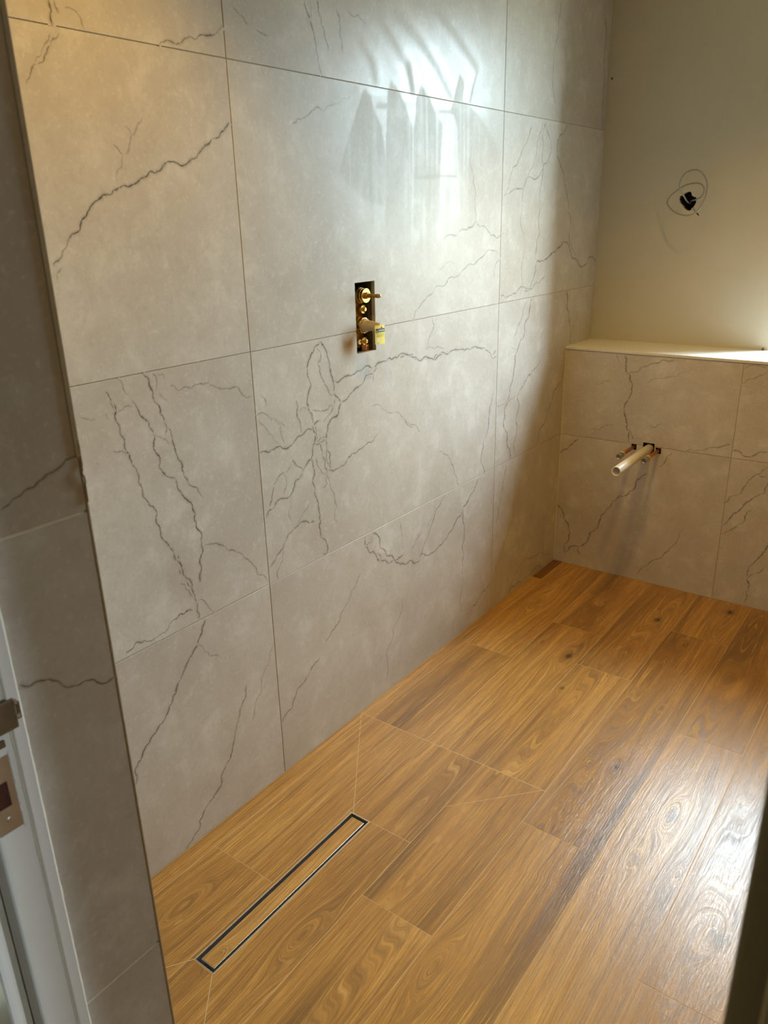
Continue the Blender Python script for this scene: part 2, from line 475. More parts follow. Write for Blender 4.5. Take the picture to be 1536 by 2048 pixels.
# ------------------------------------------------------------------ measured marks (millimetres on their wall)
LEFT_VEINS = """
80:114 1419 136 1443 149 1459 159 1472 191 1500 211 1522 237 1540 262 1549 285 1557 307 1559 332 1571 350 1584 374 1584 385 1594 403 1602 453 1605 476 1619 507 1639 534 1653 555 1668 572 1686
35:270 1571 289 1594 293 1609 283 1622 275 1627
35:298 1611 310 1627 317 1646 333 1658 346 1671 350 1681
30:317 1646 314 1655 304 1660
50:195 1796 167 1763 145 1742 126 1720 119 1710
35:180 1793 164 1775 140 1744
80:185 1842 187 1828 184 1803
60:195 1843 199 1827 200 1824
35:213 1835 232 1835 243 1822 248 1807
60:406 1806 440 1815 480 1827 517 1840 577 1863
20:115 1393 131 1416
35:609 1900 626 1893 640 1884 652 1876
35:672 1870 691 1865 707 1865
60:833 1951 836 1937 848 1921 851 1911 857 1897 862 1879 865 1858 870 1835 876 1820 883 1808
30:853 1955 852 1929 852 1914
50:880 1959 881 1934 888 1914 898 1900 904 1882 910 1870 914 1861
45:948 1955 956 1938 959 1914 960 1893 961 1871 966 1863
30:987 1956 1021 1951 1042 1946 1060 1937
45:768 1698 789 1709 819 1717 841 1731 858 1739 878 1732
25:878 1730 928 1753 990 1773
85:2553 2243 2557 2199 2576 2165 2589 2121 2596 2005 2598 1902 2610 1817
40:2166 2177 2155 2122 2145 2052 2131 1974 2134 1918 2155 1870 2181 1814
45:1988 1778 1934 1711 1872 1645 1836 1580 1806 1551
50:2089 1799 2072 1740 2074 1689 2091 1652 2078 1599 2077 1523 2065 1461 2060 1382 2061 1318 2054 1286 2013 1232 1976 1230
45:2093 1800 2116 1758 2151 1707 2117 1668 2074 1637 1969 1612 1886 1577 1830 1555 1798 1551
35:2071 1798 2036 1738 2024 1679 1969 1612 1932 1537 1925 1478 1960 1416 1949 1332 1941 1213
55:2286 1802 2231 1765 2193 1725 2246 1650 2286 1587 2318 1506 2349 1397 2383 1361 2425 1333
90:2061 1318 2107 1327 2184 1348 2263 1370 2329 1387 2362 1354 2400 1321 2447 1306 2469 1287 2508 1289 2545 1310 2587 1321 2619 1304 2639 1303
50:2152 1275 2077 1251 2003 1236 1930 1240 1879 1222 1836 1216 1793 1229
50:1421 1422 1500 1433 1562 1448 1614 1473 1656 1460 1694 1442 1726 1430 1781 1429
40:1275 1233 1312 1253 1369 1285 1448 1310 1544 1332 1616 1345 1769 1369
30:1579 1693 1585 1622 1606 1543 1614 1475
20:1395 1340 1434 1352 1488 1352
25:1742 1283 1740 1313 1786 1355
40:1245 1198 1261 1218 1275 1230
70:1182 1104 1224 1103 1255 1090 1282 1078 1311 1080 1348 1072 1382 1081 1421 1087 1461 1076 1502 1080 1543 1078 1592 1068 1651 1066 1681 1063 1713 1046 1734 1033 1771 1041
50:1713 1046 1735 1030 1740 1019 1778 1022
30:1315 1106 1352 1108 1395 1104 1425 1091
40:1357 1195 1369 1175 1348 1147 1328 1113
85:2039 1197 2025 1161 2010 1125 1988 1095 1980 1058 1936 1015 1922 968 1913 937 1887 886 1873 839 1853 792 1844 755 1870 718 1878 678 1905 637 1914 599
45:2004 1195 1971 1156 1929 1102 1908 1073
80:2348 1196 2362 1152 2382 1109 2397 1060 2418 1015 2416 979
35:2480 1099 2455 1065 2439 1025 2420 1003
55:2140 955 2104 929 2055 908 2007 882 1966 861 1950 835 1966 792 1945 744 1944 675 1950 596
60:2019 891 1996 872 1972 860
65:2368 900 2320 822 2269 775 2232 733 2190 674 2137 599
60:1763 897 1749 857 1735 816 1731 785 1727 758 1691 722 1682 675 1689 634 1710 597
40:1391 758 1428 743 1470 710 1494 669 1515 623 1527 601
25:1204 905 1235 884 1288 851
25:1777 841 1856 831 1914 836 1973 848
20:1876 1039 1935 1021
90:1669 590 1639 561 1598 533 1557 512 1542 483 1498 463 1464 441 1430 428 1397 414 1364 407 1332 405 1305 423 1287 427 1265 403 1243 414 1226 428 1213 422 1188 429 1163 443
60:1562 510 1558 466 1570 417 1562 373 1567 324 1560 285 1563 242
30:1563 242 1549 169 1551 89
50:1890 588 1869 549 1854 505 1833 463 1824 417 1803 363
35:1945 417 1956 363 1916 300 1882 248 1861 204 1815 150
50:1780 135 1746 107 1694 93 1644 80 1579 58
40:2343 40 2248 82 2145 99 2048 108 1984 71 1960 40 1936 16
60:2256 11 2151 34 2096 20 2014 28 1961 29 1936 12
50:1438 592 1396 562 1364 529 1337 495 1310 462 1273 410
30:1378 594 1355 543 1328 498
35:1288 512 1253 487 1227 459
30:2249 270 2236 192 2252 16
75:829 1194 798 1170 778 1149 770 1115 781 1092 771 1069 770 1022 781 998 790 974 788 952 774 918 767 893 744 880 735 871
70:829 1194 849 1167 858 1137 867 1114 871 1084 872 1054 891 1036 904 1020
55:812 1182 827 1159 828 1148 814 1140 820 1114 837 1082 850 1062 857 1049 868 1047 875 1054
70:904 1020 932 1028 957 1042 1007 1064 1040 1075 1066 1094 1080 1098
70:877 1083 917 1087 972 1093 1016 1102 1066 1098 1086 1102 1127 1108 1168 1102 1217 1105 1246 1093 1283 1077 1352 1073 1407 1085 1462 1078
30:1053 1096 1049 1069 1048 1050
75:904 1020 891 1005 888 991 852 979 840 967 833 949 833 922 835 903 844 869 848 849
65:582 954 612 947 652 956 692 947 708 956 725 966 746 969 757 975 785 979 813 987
50:723 1060 726 1035 729 1009 735 986 738 969
30:728 1031 747 1037 768 1033
40:783 1023 815 1011 843 1011 872 1020 879 1034
35:824 981 842 993 872 1017
50:780 983 791 959 792 936 815 942 831 927
50:784 930 814 929 831 929
50:805 952 815 938 826 943
50:808 928 811 889 820 860 829 830 822 804 804 801
45:836 914 828 893 832 865 845 842
65:767 893 773 872 776 844 767 832 776 806 779 777 786 751 789 722 784 691 788 673 809 645 816 618 812 605 792 608
60:833 843 865 838 889 842 921 858 946 864 978 868 1030 876 1044 881
30:1044 881 1064 897
40:786 892 797 862 824 835
30:824 843 838 792 854 763 863 727 850 715 863 677
50:693 908 703 898 722 882 735 867
60:731 861 720 852 698 847 688 823 643 818 611 798 582 783
40:687 900 660 883 618 859 609 821 602 808
35:660 883 657 821
25:681 810 680 741
30:745 772 716 746 681 725
55:766 714 736 725 703 724 681 720 652 700 629 677 601 656 582 644
35:637 674 635 652 614 628 609 602
30:581 1047 618 1043 645 1023 677 999
30:598 1097 618 1066
25:584 1036 609 1010 653 961
25:622 1038 663 1009 675 956
35:1156 942 1191 916 1209 899 1249 875
20:1035 985 1087 966 1156 942
80:986 593 985 567 1007 532 1040 510 1061 484 1103 458 1133 461 1163 436 1194 424 1225 427 1265 405
60:1023 593 1054 570 1056 541 1083 513 1126 474 1141 459 1187 461
40:988 561 1019 564 1016 591
50:1041 519 1065 494 1053 477
25:1167 582 1177 532 1187 475
30:1275 513 1226 447
25:816 571 796 545
60:182 1180 191 1158 198 1139 199 1111 203 1085 206 1059 216 1031 229 995 235 963 239 938 255 916 257 878 265 850 281 816 295 797 307 762 311 734 321 711 331 684
130:282 812 291 798 301 780 310 754 311 734
40:201 1135 220 1142 237 1137
50:188 1159 194 1137
60:238 1151 248 1135 261 1110 271 1089 281 1075 277 1055 281 1028 282 997 293 981 307 967 323 959
45:281 1075 305 1055 318 1039
65:273 1200 285 1178 293 1158 295 1135 305 1108 316 1079 327 1054 329 1029 337 1000 342 978 350 955 353 936
30:296 1198 302 1169 303 1162
40:308 1192 325 1192 324 1181
30:308 1155 328 1132
60:323 959 331 929 348 902 358 881 361 851 376 813 373 779 366 756 364 726 355 694
45:354 943 369 928 384 909 395 892
35:381 784 407 775 434 762 474 728 501 701 537 650 571 612
30:212 1200 225 1173 234 1163
30:174 1138 178 1122
35:178 1061 198 1055 210 1040
35:137 1048 142 1037
30:337 1166 359 1149 392 1147 423 1154 460 1140 495 1132 540 1110 572 1098
30:115 1144 130 1136 149 1131
40:310 1093 313 1070 308 1061
80:291 797 306 759 319 718 333 679 337 656 338 630 337 605
110:299 774 311 741 316 723
40:300 717 315 690 331 667
55:326 633 298 635 274 633 254 629 243 614 229 614 211 612 186 620 161 624 134 613
30:339 651 358 647 370 625 392 602
75:356 596 345 575 328 543 312 529 294 511 274 486 257 469 238 443 224 425 211 405 190 390 165 374 144 356 122 330 111 305 106 277
35:329 545 342 528 356 503 387 478
30:575 419 555 375 520 333 507 299 485 261 476 236
55:466 352 459 316 435 290 418 244 397 191 367 155 351 119 327 100 300 87 279 67 264 36 240 18 213 -3
65:755 292 732 285 706 266 669 242 639 216 610 189 581 165
50:957 483 934 457 903 425 866 396 842 361 806 343 782 332
30:1173 306 1163 254 1119 196 1075 155 1075 29
"""
HALF_VEINS = """
90:255 971 264 940 262 915 279 884 298 848 292 803 273 761 275 716 286 664 298 632 301 599
60:296 658 311 634 316 618
30:322 625 354 623
50:266 880 304 893 357 929 404 951 451 970
30:220 956 233 925
35:144 830 203 848
25:352 853 400 877 442 887 487 910 515 930
50:381 683 430 696
25:123 635 191 661 238 668
40:704 941 721 954 757 963 782 962
30:698 881 727 908 785 936
50:525 596 575 610 626 630 666 643 693 650
70:702 629 730 627 755 612 772 612 787 627 826 640
75:84 592 50 555 2 501
70:4 273 33 237 54 196 71 146 67 114 46 86 44 54
45:479 589 458 549 429 518
65:394 481 347 425 322 396 284 367 252 333 228 284 203 235 168 175 159 135 139 108 111 90 73 85 48 48
40:111 86 128 59
45:557 275 537 222 510 173 476 121 438 93 407 67 383 23
70:705 321 734 374 769 420 803 459 839 485 843 524
55:704 284 752 325 780 377 799 407
45:834 585 813 556 769 504 719 450 694 412
40:809 546 837 542
70:875 292 862 236 834 189 819 171 820 116 824 62 825 13
40:820 116 850 152 887 202
"""
NIB_VEINS = """
90:-376 1235 -368 1238 -356 1243 -343 1248 -329 1253 -318 1257 -308 1261 -295 1266 -284 1268
80:-393 1054 -382 1046 -370 1046 -363 1045 -351 1033 -326 1021 -319 1019 -308 1010 -289 1008 -285 1008
"""
FINGERS = [[(1.146, 1.8), (1.162, 1.828), (1.202, 1.8), (1.228, 1.77), (1.26, 1.722), (1.253, 1.522), (1.241, 1.317), (1.117, 1.326), (1.134, 1.691), (1.143, 1.773)], [(1.276, 1.79), (1.301, 1.831), (1.344, 1.805), (1.382, 1.759), (1.416, 1.741), (1.397, 1.585), (1.389, 1.307), (1.259, 1.316), (1.263, 1.722), (1.28, 1.768)], [(1.458, 1.783), (1.507, 1.882), (1.534, 1.859), (1.522, 1.813), (1.6, 1.789), (1.687, 1.744), (1.75, 1.688), (1.74, 1.592), (1.656, 1.453), (1.513, 1.456), (1.497, 1.738)], [(1.043, 1.795), (1.071, 1.782), (1.079, 1.757), (1.117, 1.712), (1.13, 1.636), (1.122, 1.522), (1.048, 1.522), (0.93, 1.597), (0.962, 1.66), (1.013, 1.746)], [(0.847, 1.639), (0.881, 1.636), (0.904, 1.596), (0.852, 1.594)], [(1.559, 1.81), (1.594, 1.883), (1.61, 1.894), (1.585, 1.843), (1.57, 1.805)]]
BARS = [[(1.09, 1.766), (1.145, 1.772), (1.144, 1.76), (1.099, 1.754)], [(1.368, 1.772), (1.496, 1.786), (1.496, 1.775), (1.382, 1.765)], [(1.264, 1.6), (1.497, 1.608), (1.497, 1.6), (1.263, 1.593)]]
ARCS = [[(1.122, 1.956), (1.175, 1.918), (1.236, 1.868), (1.267, 1.812)], [(1.187, 1.981), (1.291, 1.94), (1.382, 1.88), (1.455, 1.818)], [(1.37, 2.027), (1.441, 1.994), (1.529, 1.95), (1.603, 1.906)], [(1.039, 1.895), (1.084, 1.855), (1.092, 1.821)], [(1.247, 1.87), (1.256, 1.811)], [(1.006, 1.786), (0.933, 1.759), (0.906, 1.742)]]
CABLE = [(0.3617, 2.6659, 1.5186), (0.3574, 2.6359, 1.5252), (0.3563, 2.5859, 1.5456), (0.3541, 2.5459, 1.5656), (0.3561, 2.5259, 1.5903), (0.3718, 2.5159, 1.6192), (0.3915, 2.5159, 1.6305), (0.412, 2.5159, 1.6331), (0.4337, 2.5159, 1.6234), (0.4489, 2.5259, 1.601), (0.4567, 2.5259, 1.5786), (0.4559, 2.5259, 1.5416), (0.4489, 2.5159, 1.5144), (0.4335, 2.5159, 1.4898), (0.4092, 2.5059, 1.4748), (0.3743, 2.5059, 1.4787), (0.3429, 2.5159, 1.4921), (0.3231, 2.5259, 1.508), (0.3116, 2.5359, 1.5224), (0.3139, 2.5559, 1.5443), (0.3403, 2.5759, 1.5717), (0.3632, 2.5759, 1.5834), (0.3841, 2.5759, 1.5881), (0.4079, 2.5759, 1.5886), (0.4245, 2.5759, 1.5808), (0.4306, 2.5859, 1.5657), (0.4205, 2.6059, 1.5435), (0.3949, 2.6259, 1.5317), (0.3732, 2.6459, 1.5286), (0.3609, 2.6709, 1.5252)]
WIRE_HOLE = [(0.3261, 1.534), (0.3288, 1.547), (0.3432, 1.5543), (0.3533, 1.5617), (0.3673, 1.5586), (0.3742, 1.5454), (0.3886, 1.5385), (0.3905, 1.5216), (0.3816, 1.5036), (0.3746, 1.4933), (0.3524, 1.4952), (0.3453, 1.5099), (0.3303, 1.5208)]
STRAND = [(0.648, -0.284, 1.2827), (0.648, -0.2837, 1.2745), (0.648, -0.2834, 1.2662), (0.648, -0.2831, 1.2578), (0.648, -0.2851, 1.2517), (0.648, -0.2861, 1.2486), (0.648, -0.2842, 1.2443), (0.648, -0.2824, 1.2392), (0.648, -0.2827, 1.2346), (0.648, -0.2832, 1.2293), (0.648, -0.2822, 1.2247), (0.648, -0.2817, 1.2168)]


def parse(t):
    out = []
    for ln in t.strip().splitlines():
        s, pp = ln.split(':')
        n = [int(x) / 1000 for x in pp.split()]
        out.append((int(s) / 100, [(n[i], n[i + 1]) for i in range(0, len(n), 2)]))
    return out


VEIN_COL = (0.085, 0.062, 0.042)


def add_veins(mb, veins, to3, rnd, gl=None, base=0.00004, seed_at=None, wide=1.0):
    """veins of the stone print: soft-edged ribbons lying on the tile face"""
    for idx, (st, pts) in enumerate(veins):
        # fractal wiggle
        P = [Vector((a, c, 0)) for a, c in pts]
        for it in range(3):
            Q = [P[0]]
            for p, q in zip(P, P[1:]):
                d = q - p
                if d.length > 0.006:
                    nn = Vector((-d.y, d.x, 0)).normalized()
                    Q.append((p + q) / 2 + nn * d.length * rnd.uniform(-0.21, 0.21))
                Q.append(q)
            P = Q
        for it in range(1):
            P = [P[0]] + [(a + 5 * b_ + c) / 7 for a, b_, c in zip(P, P[1:], P[2:])] + [P[-1]]
        off = base + idx * 0.0000005
        Q = [P[0]]
        for q in P[1:-1]:
            if (q - Q[-1]).length > 0.0025:
                Q.append(q)
        P = Q + [P[-1]]
        rows = []
        n = len(P)
        w0 = (0.0010 + 0.0014 * st) * wide
        ph = rnd.uniform(0, 50)
        for i, p in enumerate(P):
            t = (P[min(i + 1, n - 1)] - P[max(i - 1, 0)])
            t = t.normalized() if t.length > 1e-9 else Vector((1, 0, 0))
            nn = Vector((-t.y, t.x, 0))
            s = noise.noise(Vector((p.x * 45 + ph, p.y * 45, idx)))
            w = w0 * (1.0 + 0.9 * s)
            if 0 < i < n - 1:
                u0, u1 = P[i] - P[i - 1], P[i + 1] - P[i]
                turn = u0.angle(u1) if u0.length > 1e-6 and u1.length > 1e-6 else 0.0
                w *= max(0.22, 1.0 - 0.75 * turn)
                w = min(w, 0.33 * (u0.length + u1.length))
            end = min(1.0, i / 2.5 + 0.25, (n - 1 - i) / 2.5 + 0.25)
            k = min(1.1, 0.26 + st * 1.15) * (0.85 + 0.5 * noise.noise(Vector((p.x * 25, p.y * 25, ph)))) * end
            k = max(0.0, min(0.95, k))
            row = []
            for o_, a_ in ((-3.6, 0), (-1.1, 0.30), (-0.5, 1), (0.5, 1), (1.1, 0.30), (3.6, 0)):
                q = p + nn * o_ * w
                at = {'ov': (*VEIN_COL, a_ * k)}
                if gl:
                    at['gl'] = gl(q.x, q.y)
                if seed_at:
                    at['seed'] = seed_at(q.x, q.y)
                row.append(mb.vert(to3(q.x, q.y, off), **at))
            rows.append(row)
        for a, c in zip(rows, rows[1:]):
            for j in range(5):
                mb.face((a[j], a[j + 1], c[j + 1], c[j]), 0)


def tile_panel(mb, a0, a1, c0, c1, to3, seed, gap=0.0011, bev=0.0006, depth=0.0022, hole=None):
    """one wall tile with arrised edge; (a,c) are wall coordinates, to3(a,c,offset)"""
    a0 += gap; a1 -= gap; c0 += gap; c1 -= gap
    if hole is None:
        o = [mb.vert(to3(a, c, -depth), seed=seed) for a, c in ((a0, c0), (a1, c0), (a1, c1), (a0, c1))]
        e = [mb.vert(to3(a, c, -bev), seed=seed) for a, c in ((a0, c0), (a1, c0), (a1, c1), (a0, c1))]
        i = [mb.vert(to3(a, c, 0), seed=seed) for a, c in ((a0 + bev, c0 + bev), (a1 - bev, c0 + bev), (a1 - bev, c1 - bev), (a0 + bev, c1 - bev))]
        mb.face(i)
        for r, q in ((o, e), (e, i)):
            for k in range(4):
                mb.face((r[k], r[(k + 1) % 4], q[(k + 1) % 4], q[k]))
    else:
        A = [a0] + [x for x in (hole[0], hole[1]) if a0 < x < a1] + [a1]
        C = [c0] + [x for x in (hole[2], hole[3]) if c0 < x < c1] + [c1]
        for x, y in zip(A, A[1:]):
            for z, w in zip(C, C[1:]):
                if hole[0] - 1e-6 <= x and y <= hole[1] + 1e-6 and hole[2] - 1e-6 <= z and w <= hole[3] + 1e-6:
                    continue
                mb.face([mb.vert(to3(p, q, 0), seed=seed) for p, q in ((x, z), (y, z), (y, w), (x, w))])
        sides = [((a1, c0), (a1, c1)), ((a0, c1), (a0, c0))]
        for x, y in zip(A, A[1:]):
            for cc in (c0, c1):
                if not (hole[0] - 1e-6 <= x and y <= hole[1] + 1e-6 and hole[2] <= cc <= hole[3]):
                    sides.append(((x, cc), (y, cc)))
        for p, q in sides:
            mb.face([mb.vert(to3(*p, -depth), seed=seed), mb.vert(to3(*q, -depth), seed=seed), mb.vert(to3(*q, 0), seed=seed), mb.vert(to3(*p, 0), seed=seed)])


def inpoly(x, y, P):
    r = False
    j = len(P) - 1
    for i in range(len(P)):
        if (P[i][1] > y) != (P[j][1] > y) and x < (P[j][0] - P[i][0]) * (y - P[i][1]) / (P[j][1] - P[i][1]) + P[i][0]:
            r = not r
        j = i
    return r


def edge_d(x, y, P, closed=True):
    best = 9
    n = len(P)
    for i in range(n if closed else n - 1):
        ax, ay = P[i]
        bx, by = P[(i + 1) % n]
        dx, dy = bx - ax, by - ay
        t = max(0, min(1, ((x - ax) * dx + (y - ay) * dy) / (dx * dx + dy * dy + 1e-12)))
        best = min(best, math.hypot(x - ax - t * dx, y - ay - t * dy))
    return best


def smooth(a, b, x):
    t = max(0, min(1, (x - a) / (b - a)))
    return t * t * (3 - 2 * t)


# ------------------------------------------------------------------ left tiled wall
V1, V2 = 0.579, 1.784
H1, H2, H3 = 0.5997, 1.2017, 1.8045
VALVE = (0.9785, 1.0660, 1.1395, 1.3285)
rnd = random.Random(7)


def tile_seed(y, z):
    i = 0 if y < V1 else 1 if y < V2 else 2
    j = 0 if z < H1 else 1 if z < H2 else 2 if z < H3 else 3
    return ((i * 4 + j) * 0.377) % 1.0


def film(y, z):
    """cleaning film left on the tiles, wiped in downward strokes: 1 = shiny residue, 0 = plain tile"""
    reach = smooth(0.72, 1.08, y) * (1 - smooth(1.72, 1.98, y)) * smooth(1.22, 1.55, z)
    reach = max(reach, smooth(0.85, 1.2, y) * smooth(1.70, 1.83, z))
    dv = math.hypot(max(VALVE[0] - y, 0, y - VALVE[1]), max(VALVE[2] - z, 0, z - VALVE[3]))
    reach *= smooth(0.03, 0.12, dv)
    if reach <= 0:
        return 0.0
    streak = noise.noise(Vector((y * 55, z * 1.6, 3.1))) * 0.5 + noise.noise(Vector((y * 150, z * 2.5, 9.7))) * 0.45
    k = 0.22 + 0.32 * streak
    if z > H3 - 0.02:
        k = 0.38 + 0.14 * streak
        for A in ARCS:
            d = edge_d(y, z, A, False)
            k -= 0.42 * math.exp(-(d / 0.013) ** 2)
            k += 0.2 * math.exp(-((d - 0.03) / 0.013) ** 2)
    inside = 0.0
    for P in FINGERS:
        d = edge_d(y, z, P)
        s = 1 if inpoly(y, z, P) else -1
        inside = max(inside, smooth(-0.0035, 0.0035, s * d) * (0.9 - 0.55 * max(0, streak)))
    inside *= smooth(1.32, 1.68, z)
    k = k * (1 - inside) + (-0.30 + 0.5 * max(0, streak)) * inside
    for P in BARS:
        d = edge_d(y, z, P)
        s = 1 if inpoly(y, z, P) else -1
        k -= 0.4 * smooth(-0.003, 0.003, s * d)
    return max(-0.35, min(1.1, k)) * reach


left3 = lambda a, c, o: (o, a, c)
mb = MB()
ycols = [-0.626 + 0.0, V1, V2, D]
zr = [0.0, H1, H2, H3, ZC]
for i in range(3):
    y0 = max(ycols[i], YN - 0.02)
    for j in range(4):
        hl = VALVE if (i == 1 and j in (1, 2)) else None
        tile_panel(mb, y0, ycols[i + 1], zr[j], zr[j + 1], left3, tile_seed((y0 + ycols[i + 1]) / 2, (zr[j] + zr[j + 1]) / 2), hole=hl)
# grout bed with the valve cut-out
A = [YN - 0.02, VALVE[0], VALVE[1], D + 0.03]
C = [-0.03, VALVE[2], VALVE[3], ZC + 0.01]
for i in range(3):
    for j in range(3):
        if i == 1 and j == 1:
            continue
        mb.quad(left3(A[i], C[j], -0.0014), left3(A[i + 1], C[j], -0.0014), left3(A[i + 1], C[j + 1], -0.0014), left3(A[i], C[j + 1], -0.0014), 1)
# recess lining
v = VALVE
for p, q in (((v[0], v[2]), (v[1], v[2])), ((v[1], v[2]), (v[1], v[3])), ((v[1], v[3]), (v[0], v[3])), ((v[0], v[3]), (v[0], v[2]))):
    mb.quad(left3(*p, 0), left3(*q, 0), left3(*q, -0.012), left3(*p, -0.012), 1)
    mb.quad(left3(*p, -0.012), left3(*q, -0.012), left3(*q, -0.075), left3(*p, -0.075), 2)
mb.quad(left3(v[0], v[2], -0.075), left3(v[1], v[2], -0.075), left3(v[1], v[3], -0.075), left3(v[0], v[3], -0.075), 2)
# wiped cleaning film (gloss only)
step = 0.0048
for (za, zb_, ya, yb) in ((1.2035, H3 - 0.0016, 0.70, V2 - 0.0016), (1.2035, H3 - 0.0016, V2 + 0.0016, 1.99), (H3 + 0.0016, 2.30, 0.84, V2 - 0.0016), (H3 + 0.0016, 2.30, V2 + 0.0016, 1.99)):
    ny = int((yb - ya) / step) + 1
    nz = int((zb_ - za) / (step * 1.5)) + 1
    sd = tile_seed((ya + yb) / 2, (za + zb_) / 2)
    gvals = [[film(ya + (yb - ya) * i / ny, za + (zb_ - za) * j / nz) for j in range(nz + 1)] for i in range(ny + 1)]
    idx = {}
    for i in range(ny):
        for j in range(nz):
            y0_, z0_ = ya + (yb - ya) * (i + 0.5) / ny, za + (zb_ - za) * (j + 0.5) / nz
            if VALVE[0] - 0.02 < y0_ < VALVE[1] + 0.02 and z0_ < VALVE[3] + 0.02:
                continue
            c4 = [(i, j), (i + 1, j), (i + 1, j + 1), (i, j + 1)]
            if max(abs(gvals[a][b]) for a, b in c4) < 0.004:
                continue
            q = []
            for a, b in c4:
                if (a, b) not in idx:
                    idx[(a, b)] = mb.vert(left3(ya + (yb - ya) * a / ny, za + (zb_ - za) * b / nz, 0.00002), gl=gvals[a][b], seed=sd)
                q.append(idx[(a, b)])
            mb.face(q)
left_veins = [(s, p) for s, p in parse(LEFT_VEINS)]
add_veins(mb, left_veins, left3, rnd, film, 0.00004, tile_seed)


def stain(mb, to3, cy, cz, ry, rz, col, alpha, off, seed=0.3, hard=0.0):
    rings = []
    for k, (r, a) in enumerate(((0.0, 1), (0.35, 0.85 + hard * 0.15), (0.7, 0.35 + hard * 0.5), (1.0, 0))):
        n = 24
        rings.append([mb.vert(to3(cy + ry * r * math.cos(2 * PI * t / n) * (1 + 0.15 * math.sin(3 * t)), cz + rz * r * math.sin(2 * PI * t / n) * (1 + 0.1 * math.cos(2 * t)), off), ov=(*col, alpha * a), seed=seed) for t in range(n)])
    for a, b in zip(rings, rings[1:]):
        for t in range(24):
            mb.face((a[t], a[(t + 1) % 24], b[(t + 1) % 24], b[t]))


stain(mb, left3, 0.943, 1.163, 0.020, 0.030, (0.34, 0.20, 0.055), 0.55, 0.000026, tile_seed(0.94, 1.16))
stain(mb, left3, 1.029, 1.079, 0.026, 0.021, (0.36, 0.36, 0.37), 0.62, 0.000030, tile_seed(1.03, 1.08), 0.8)
stain(mb, left3, 1.024, 1.116, 0.011, 0.022, (0.43, 0.43, 0.43), 0.60, 0.000034, tile_seed(1.03, 1.11), 0.8)
wall_left = struct(mb.build('wall_left', [TILE, GROUT, RECESS], fix=False))

# ------------------------------------------------------------------ boxed ledge wall, sill board, upper back wall
back3 = lambda a, c, o: (a, F - o, c)
mb = MB()
XJ = 0.701
HX = [(0.322, 0.5905, 0.020, 0.021), (0.3875, 0.590, 0.024, 0.025), (0.4247, 0.588, 0.019, 0.021)]   # pipe holes: x,z,half w,half h
ho = (0.300, 0.446, 0.565, 0.617)
for x0, x1 in ((0.0, XJ), (XJ, XJ + 1.2), (XJ + 1.2, XR)):
    for z0, z1, sd in ((0.0, H1, 0.21), (H1, 0.962, 0.63)):
        tile_panel(mb, x0, x1, z0, z1, back3, (sd + x0 * 0.7) % 1.0, hole=ho if x0 == 0 else None)
# the tile around the three pipe cut-outs
cx = sorted([ho[0], ho[1]] + [h[0] - h[2] * 0.6 for h in HX] + [h[0] + h[2] * 0.6 for h in HX])
holes = [(0.3135, 0.3345, 0.576, 0.5985), (0.3610, 0.4075, 0.572, 0.6120), (0.4135, 0.4350, 0.574, 0.5975)]
xs = sorted({ho[0], ho[1], *[h[0] for h in holes], *[h[1] for h in holes]})
zs = sorted({ho[2], ho[3], H1 - 0.0011, H1 + 0.0011, *[h[2] for h in holes], *[h[3] for h in holes]})
for xa, xb in zip(xs, xs[1:]):
    for za, zb_ in zip(zs, zs[1:]):
        xm, zm = (xa + xb) / 2, (za + zb_) / 2
        if any(h[0] < xm < h[1] and h[2] < zm < h[3] for h in holes) or abs(zm - H1) < 0.001:
            continue
        mb.face([mb.vert(back3(p, q, 0), seed=(0.21 if zm < H1 else 0.63)) for p, q in ((xa, za), (xb, za), (xb, zb_), (xa, zb_))])
xs = sorted({-0.0014, XR, *[h[0] for h in holes], *[h[1] for h in holes]})
zs = sorted({-0.03, 0.964, *[h[2] for h in holes], *[h[3] for h in holes]})
for xa, xb in zip(xs, xs[1:]):
    for za, zb_ in zip(zs, zs[1:]):
        xm, zm = (xa + xb) / 2, (za + zb_) / 2
        if any(h[0] < xm < h[1] and h[2] < zm < h[3] for h in holes):
            continue
        mb.quad(back3(xa, za, -0.0014), back3(xb, za, -0.0014), back3(xb, zb_, -0.0014), back3(xa, zb_, -0.0014), 1)
for h in holes:
    c4 = [(h[0], h[2]), (h[1], h[2]), (h[1], h[3]), (h[0], h[3])]
    for k in range(4):
        p, q = c4[k], c4[(k + 1) % 4]
        mb.quad(back3(*p, 0), back3(*q, 0), back3(*q, -0.03), back3(*p, -0.03), 2)
    mb.quad(*[back3(*p, -0.03) for p in c4], 2)
add_veins(mb, [(a, [(x, min(z, 0.957)) for x, z in p]) for a, p in parse(HALF_VEINS)], back3, rnd, None, 0.00004, lambda a, c: ((0.21 if c < H1 else 0.63) + (0 if a < XJ else XJ * 0.7)) % 1.0)
mb.box((-0.0014, F + 0.031, -0.03), (XR, D + 0.002, 0.964), 1)
# cream edge bead in the corner with the left wall
mb.box((0.0008, F - 0.0016, 0.0), (0.0030, F + 0.001, 0.964), 3)
struct(mb.build('wall_back_ledge', [TILE, GROUT, BLACK, CAULK], fix=False))

mb = MB()
mb.box((-0.001, F - 0.003, 0.9625), (XR, D + 0.002, LZ), 0, bev=0.0022)
mb.box((WX0 - 0.01, D - 0.01, 0.9625), (WX1 + 0.01, D + 0.16, LZ - 0.0005), 0)
struct(mb.build('trim_1', LEDGE))

